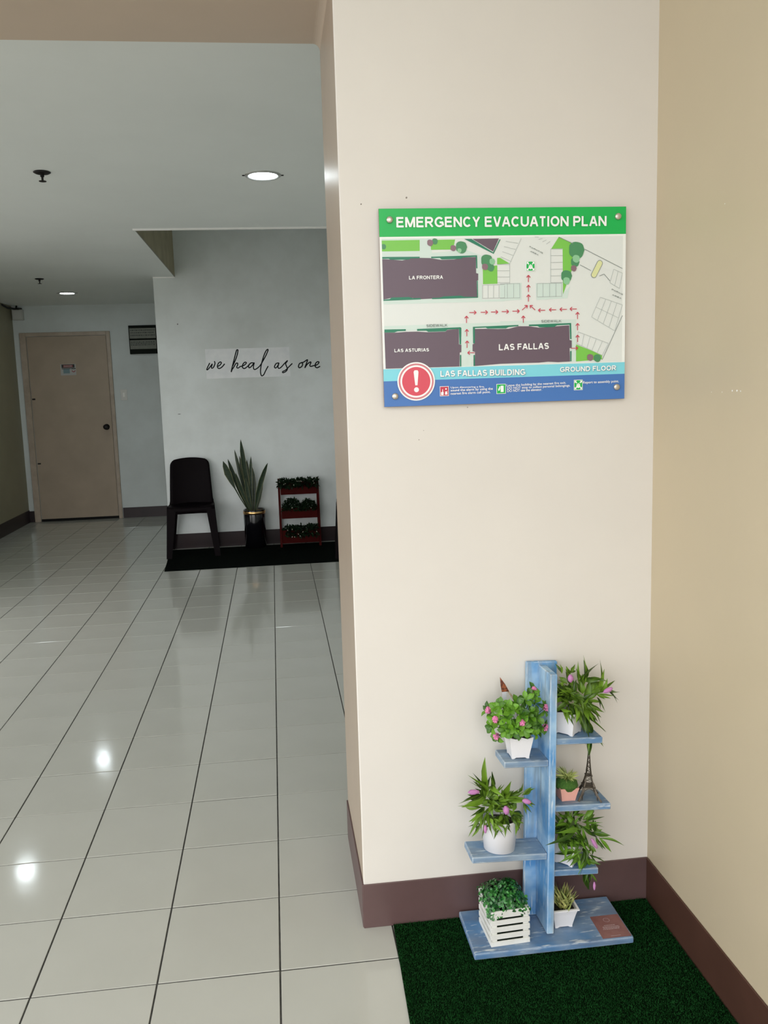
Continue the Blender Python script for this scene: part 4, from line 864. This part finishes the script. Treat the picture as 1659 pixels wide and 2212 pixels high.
# ---------------------------------------------------------------- snake plant in black planter
sp = thing('snake_plant', 'tall snake plant in a glossy black cylinder planter with a gold band', 'plant', (-.163, 5.645, .006))
bm = bmesh.new(); lathe(bm, [(.092, 0), (.097, .004), (.100, .342), (.098, .352), (.090, .352), (.088, .30), (.08, .30)], 36); link('planter', mesh(bm, 'planter', True), mat('glossy_black', (.004, .004, .006), .12, coat=.5), sp)
bm = bmesh.new(); lathe(bm, [(.0995, .312), (.1012, .313), (.1014, .338), (.0998, .339)], 36); link('gold_band', mesh(bm, 'gold_band', True), mat('gold', (.85, .52, .22), .28, metal=1), sp)
soil(sp, .086, .31, True)
m_sn = mat('snake_leaf', (.012, .030, .014), .45, (.028, .050, .022), 22, .4, .65, stretch=(1, 1, 3))
SNK = [(0, .32), (.15, .42), (.4, .85), (.65, 1), (.85, .75), (.95, .35), (1, .03)]
rng = random.Random(2)
m_sn2 = mat('snake_leaf_margin', (.20, .20, .09), .5)
def blade(parent, a, b, w, bend, seed):
    r = random.Random(seed); d = b - a; x = d.normalized(); n = Vector((r.uniform(-.5, .5), -1, 0)); n = (n - x * n.dot(x)).normalized(); y = n.cross(x)
    bm = bmesh.new(); bm2 = bmesh.new(); rows = []; rows2 = []
    for f_, wf in (SNK if seed != 3 else [(0, .12), (.3, .14), (.5, .2), (.62, .6), (.78, 1), (.92, .6), (1, .05)]):
        c = a + d * f_ + bend * (f_ * (1 - f_) * 4) ; ww = w * wf * .5
        rows.append([bm.verts.new(c - y * ww * .86), bm.verts.new(c - n * .006 * wf), bm.verts.new(c + y * ww * .86)])
        rows2.append([bm2.verts.new(c - y * ww), bm2.verts.new(c - y * ww * .85), bm2.verts.new(c + y * ww * .85), bm2.verts.new(c + y * ww)])
    for p_, q_ in zip(rows, rows[1:]):
        for k in (0, 1): bm.faces.new((p_[k], p_[k+1], q_[k+1], q_[k]))
    for p_, q_ in zip(rows2, rows2[1:]):
        for k in (0, 2): bm2.faces.new((p_[k], p_[k+1], q_[k+1], q_[k]))
    L_ = Matrix.Translation(-Vector(parent.location))
    for v in bm.verts: v.co = L_ @ v.co
    for v in bm2.verts: v.co = L_ @ v.co
    o = link('leaf', mesh(bm, 'leaf', True), m_sn, parent); link('leaf_margin', mesh(bm2, 'leaf_margin', True), m_sn2, o)
for k, v in enumerate(D['snake']):
    a, b = E4(v[:3]), E4(v[3:6]); a = Vector((-.163 + (a.x + .163) * .45, 5.645 + (b.y - 5.64) * .25, .31)); b.y = min(b.y, 5.76)
    blade(sp, a, b, v[6] / 1e4 * .9 + .010, Vector((-.01 * (1 if b.x < -.163 else -1), 0, 0)) * (2 if k == 3 else -2 if k == 6 else 1), k)

# ---------------------------------------------------------------- red three-tier rack
rk = thing('planter_rack', 'dark red wooden three-tier planter rack against the far white wall', 'plant rack', (.250, 5.655, .006))
m_red = mat('dark_red_paint', (.055, .0035, .003), .6, (.042, .003, .0026), 10, spec=.06)
for sx in (-1, 1):
    bm = bmesh.new(); x0 = sx * .178; prism(bm, [(x0 - .010, -.115, 0), (x0 + .010, -.115, 0), (x0 + .010, -.085, 0), (x0 - .010, -.085, 0)], [(x0 - .010 , .035, .615), (x0 + .010, .035, .615), (x0 + .010, .065, .615), (x0 - .010, .065, .615)])
    bmesh.ops.recalc_face_normals(bm, faces=bm.faces); link('side_post', mesh(bm, 'side_post'), m_red, rk)
    box('rear_leg', x0 - .009, x0 + .009, .085, .105, 0, .55, m_red, rk)
tiers = [(.470, .585, .02), (.255, .350, -.035), (.035, .155, -.085)]
for z0, z1, y0 in tiers:
    o = box('planter_box', -.165, .165, y0 - .03, y0 - .022, z0, z1, m_red, rk, bev=.001)
    box('box_back', -.165, .165, y0 + .07, y0 + .078, z0, z1 - .02, m_red, o); box('box_floor', -.165, .165, y0 - .022, y0 + .07, z0, z0 + .008, m_red, o)
    box('box_end', -.165, -.157, y0 - .022, y0 + .07, z0 + .008, z1 - .01, m_red, o); box('box_end', .157, .165, y0 - .022, y0 + .07, z0 + .008, z1 - .01, m_red, o)
m_rf = mat('dim_leaf', (.004, .014, .005), .6, (.012, .035, .010), 60, .45, .7, spec=.15); m_wb = mat('white_bud', (.65, .62, .52), .5)
GR = 'plants in the red rack'
def rack_plant(label, x0, x1, z0, z1, y0, n, seed, buds, ln=.035, mound=False):
    t = thing('trough_plant', label, 'plant', (.250 + (x0 + x1) / 2, 5.655 + y0, .006 + z0), GR); r = random.Random(seed); bm = bmesh.new(); w = (x1 - x0) / 2
    for k in range(n):
        s_ = r.uniform(-1, 1); cx_ = s_ * w * .95; top = (z1 - z0) * (math.sqrt(max(.05, 1 - s_ * s_)) if mound else 1)
        z = r.uniform(.0, .85) * top; y = r.uniform(-.04, .03)
        d = Vector((r.gauss(0, 1), r.gauss(-.6, .7), r.gauss(.3 if z > top * .4 else -.4, .7))).normalized(); l = ln * r.uniform(.6, 1.1); y_ = d.cross(Vector((r.uniform(-1, 1), r.uniform(-1, 1), 1))).normalized() * ln * .2
        a = Vector((cx_, y, z)); m_ = a + d * l * .5 + Vector((0, 0, .003)); b = a + d * l
        vv = [bm.verts.new(q) for q in (a, m_ - y_, b, m_ + y_)]; bm.faces.new(vv)
    o = link('foliage', mesh(bm, 'foliage'), m_rf, t); o['kind'] = 'stuff'
    if buds:
        bm = bmesh.new()
        for k in range(buds):
            c = Vector((r.uniform(-w, w), -.055, r.uniform(-.03, .8) * (z1 - z0))); bmesh.ops.create_icosphere(bm, subdivisions=1, radius=.0045, matrix=Matrix.Translation(c) @ Matrix.Rotation(r.uniform(-1, 1), 4, 'Y') @ Matrix.Diagonal((.7, .7, 1.7, 1)))
        o = link('buds', mesh(bm, 'buds', True), m_wb, t); o['kind'] = 'stuff'
rack_plant('mass of trailing leaves with pale buds in the top box of the red rack', -.19, .18, .545, .612, .0, 800, 1, 9, .045)
rack_plant('larger dark bush on the left in the middle box of the red rack', -.155, .02, .33, .462, -.045, 900, 2, 1, .030, True)
rack_plant('smaller dark bush on the right in the middle box of the red rack', .01, .155, .33, .438, -.045, 800, 3, 1, .030, True)
rack_plant('low leaves with white buds in the bottom box of the red rack', -.15, .16, .10, .205, -.095, 900, 4, 8, .040)

# ---------------------------------------------------------------- things on the rear wall
pn = thing('wall_directory_panel', 'small dark-framed panel of label rows on the rear wall beside the door', 'panel', (-1.547, 7.95, 1.898))
m_pf = mat('dark_green_frame', (.006, .009, .006), .6, spec=.1); m_pp = mat('panel_plate', (.19, .20, .165), .5, (.15, .165, .135), 30); m_pt = mat('panel_print', (.03, .04, .034), .6)
box('frame', 0, .312, -.03, -.001, 0, .322, m_pf, pn, bev=.002)
box('plate', .010, .302, -.033, -.0302, .175, .290, m_pp, pn); box('plate', .010, .302, -.033, -.0302, .055, .155, m_pp, pn)
bm = bmesh.new(); rng = random.Random(8)
for zr in (.262, .235, .205, .130, .113, .096):
    x = .02
    while x < .285: w = rng.uniform(.006, .022); bm_flat(bm, [(x, zr), (min(x + w, .292), zr), (min(x + w, .292), zr + .009), (x, zr + .009)], -.0334); x += w + .007
link('label_rows', mesh(bm, 'label_rows'), m_pt, pn)['kind'] = 'stuff'
sw = thing('light_switch', 'white light switch plate on the rear wall right of the door', 'switch', (-1.652, 7.95, 1.437))
box('plate', -.037, .037, -.008, -.001, -.062, .062, mat('switch_white', (.66, .66, .62), .4), sw, bev=.002); box('rocker', -.012, .012, -.012, -.008, -.025, .025, mat('switch_rocker', (.85, .85, .8), .3), sw, bev=.001)
dn = thing('danger_sign', 'small danger sticker with a black header on the tan rear door', 'sign', (-2.250, 7.938, 1.746))
m_dw = mat('sticker_white', (.42, .43, .42), .5); m_dk = mat('sticker_black', (.015, .015, .013), .5); m_dr = mat('sticker_red', (.30, .06, .06), .5); m_db = mat('sticker_blue', (.16, .26, .28), .5)
def sq(name, x0, x1, z0, z1, y, m, par=dn): return box(name, x0, x1, y - .0008, y, z0, z1, m, par)
sq('sheet', -.085, .085, -.066, .060, -.001, m_dw); sq('header', -.072, .072, .017, .056, -.002, m_dk); sq('red_field', -.052, .052, .024, .049, -.003, m_dr)
link('danger_text', text_mesh('DANGER', .09, .018, .01), m_dw, dn, Matrix.Translation((-.045, -.0042, .0275)))
sq('blue_block', -.055, .015, -.045, .005, -.002, m_db); sq('dark_line', -.072, .030, .004, .011, -.0022, m_dk); sq('dark_line', .034, .082, .002, .012, -.0022, m_dk)
bm = bmesh.new()
for k in range(14):
    a0, a1 = PI * (1.0 + k / 14), PI * (1.0 + (k + 1) / 14)
    bm_flat(bm, [(.058 + .021 * math.cos(a0), -.012 + .022 * math.sin(a0)), (.058 + .021 * math.cos(a1), -.012 + .022 * math.sin(a1)), (.058 + .012 * math.cos(a1), -.012 + .012 * math.sin(a1)), (.058 + .012 * math.cos(a0), -.012 + .012 * math.sin(a0))], -.0032)
link('red_symbol', mesh(bm, 'red_symbol'), m_dr, dn)
jb = thing('junction_box', 'small white box with a black cable high in the far left corner', 'box', (-2.745, 7.95, 2.365))
box('body', -.058, .058, -.06, -.001, -.058, .058, mat('box_white', (.50, .51, .48), .5), jb, bev=.004)
box('lid', -.048, .048, -.064, -.06, -.046, .046, mat('lid_white', (.56, .57, .54), .5), jb, bev=.002)
bm = bmesh.new(); tube(bm, [(-.073, -.35, .085), (-.06, -.20, .066), (-.02, -.09, .062), (.045, -.035, .066)], [.010, .012, .011, .010], 8); tube(bm, [(-.005, -.07, .062), (.0, -.06, .098)], .009, 8)
link('cable', mesh(bm, 'cable', True), mat('black_cable', (.006, .006, .006), .6), jb)

# ---------------------------------------------------------------- ceiling fittings
m_ring = mat('lamp_ring', (.45, .45, .43), .3, metal=.5)
m_glow = mat('lamp_glow', (.9, .95, .95), .5, emit=(.86, .96, 1.0, LAMP_STRENGTH))
def downlight(x, y, label):
    t = thing('ceiling_downlight', label, 'ceiling light', (x, y, CZ), 'round ceiling downlights')
    bm = bmesh.new(); lathe(bm, [(.070, -.0005), (.071, -.006), (.080, -.0075), (.087, -.004), (.088, -.0004)], 36)
    # open ring: drop the caps
    bm.faces.ensure_lookup_table()
    for f_ in [f_ for f_ in bm.faces if len(f_.verts) == 36]: bm.faces.remove(f_)
    link('ring', mesh(bm, 'ring', True), m_ring, t)
    bm = bmesh.new(); lathe(bm, [(.0695, -.0006), (.0690, -.0030), (.05, -.0042), (.02, -.0048)], 32); link('lens', mesh(bm, 'lens', True), m_glow, t)
    for sx in (-1, 1): box('spring_clip', sx * .094 - .006, sx * .094 + .006, -.006, .006, -.003, -.0003, m_dark, t)
downlight(.054, 2.297, 'nearest round downlight, glowing in the ceiling left of the pier')
downlight(-1.943, 6.83, 'farthest round downlight, above the corridor to the rear door')
downlight(-2.16, 4.73, 'round downlight at the left edge of view, mirrored in the floor tiles')
downlight(-2.05, 2.3, 'round downlight out of view at the left, over the hall entrance')
def sprinkler(x, y, label):
    t = thing('fire_sprinkler', label, 'sprinkler', (x, y, CZ), 'ceiling fire sprinklers')
    bm = bmesh.new(); lathe(bm, [(.037, -.0004), (.039, -.003), (.030, -.008), (.012, -.009)], 24); link('cover_plate', mesh(bm, 'cover_plate', True), m_dark, t)
    bm = bmesh.new(); lathe(bm, [(.009, -.009), (.009, -.022), (.005, -.024), (.005, -.040)], 10); link('body', mesh(bm, 'body'), m_dark, t)
    bm = bmesh.new(); lathe(bm, [(.004, -.040), (.017, -.041), (.017, -.043), (.003, -.045)], 16); link('deflector', mesh(bm, 'deflector'), m_dark, t)
sprinkler(-.961, 2.222, 'nearer dark fire sprinkler in the hall ceiling'); sprinkler(-1.925, 5.763, 'farther dark fire sprinkler near the corridor downlight')
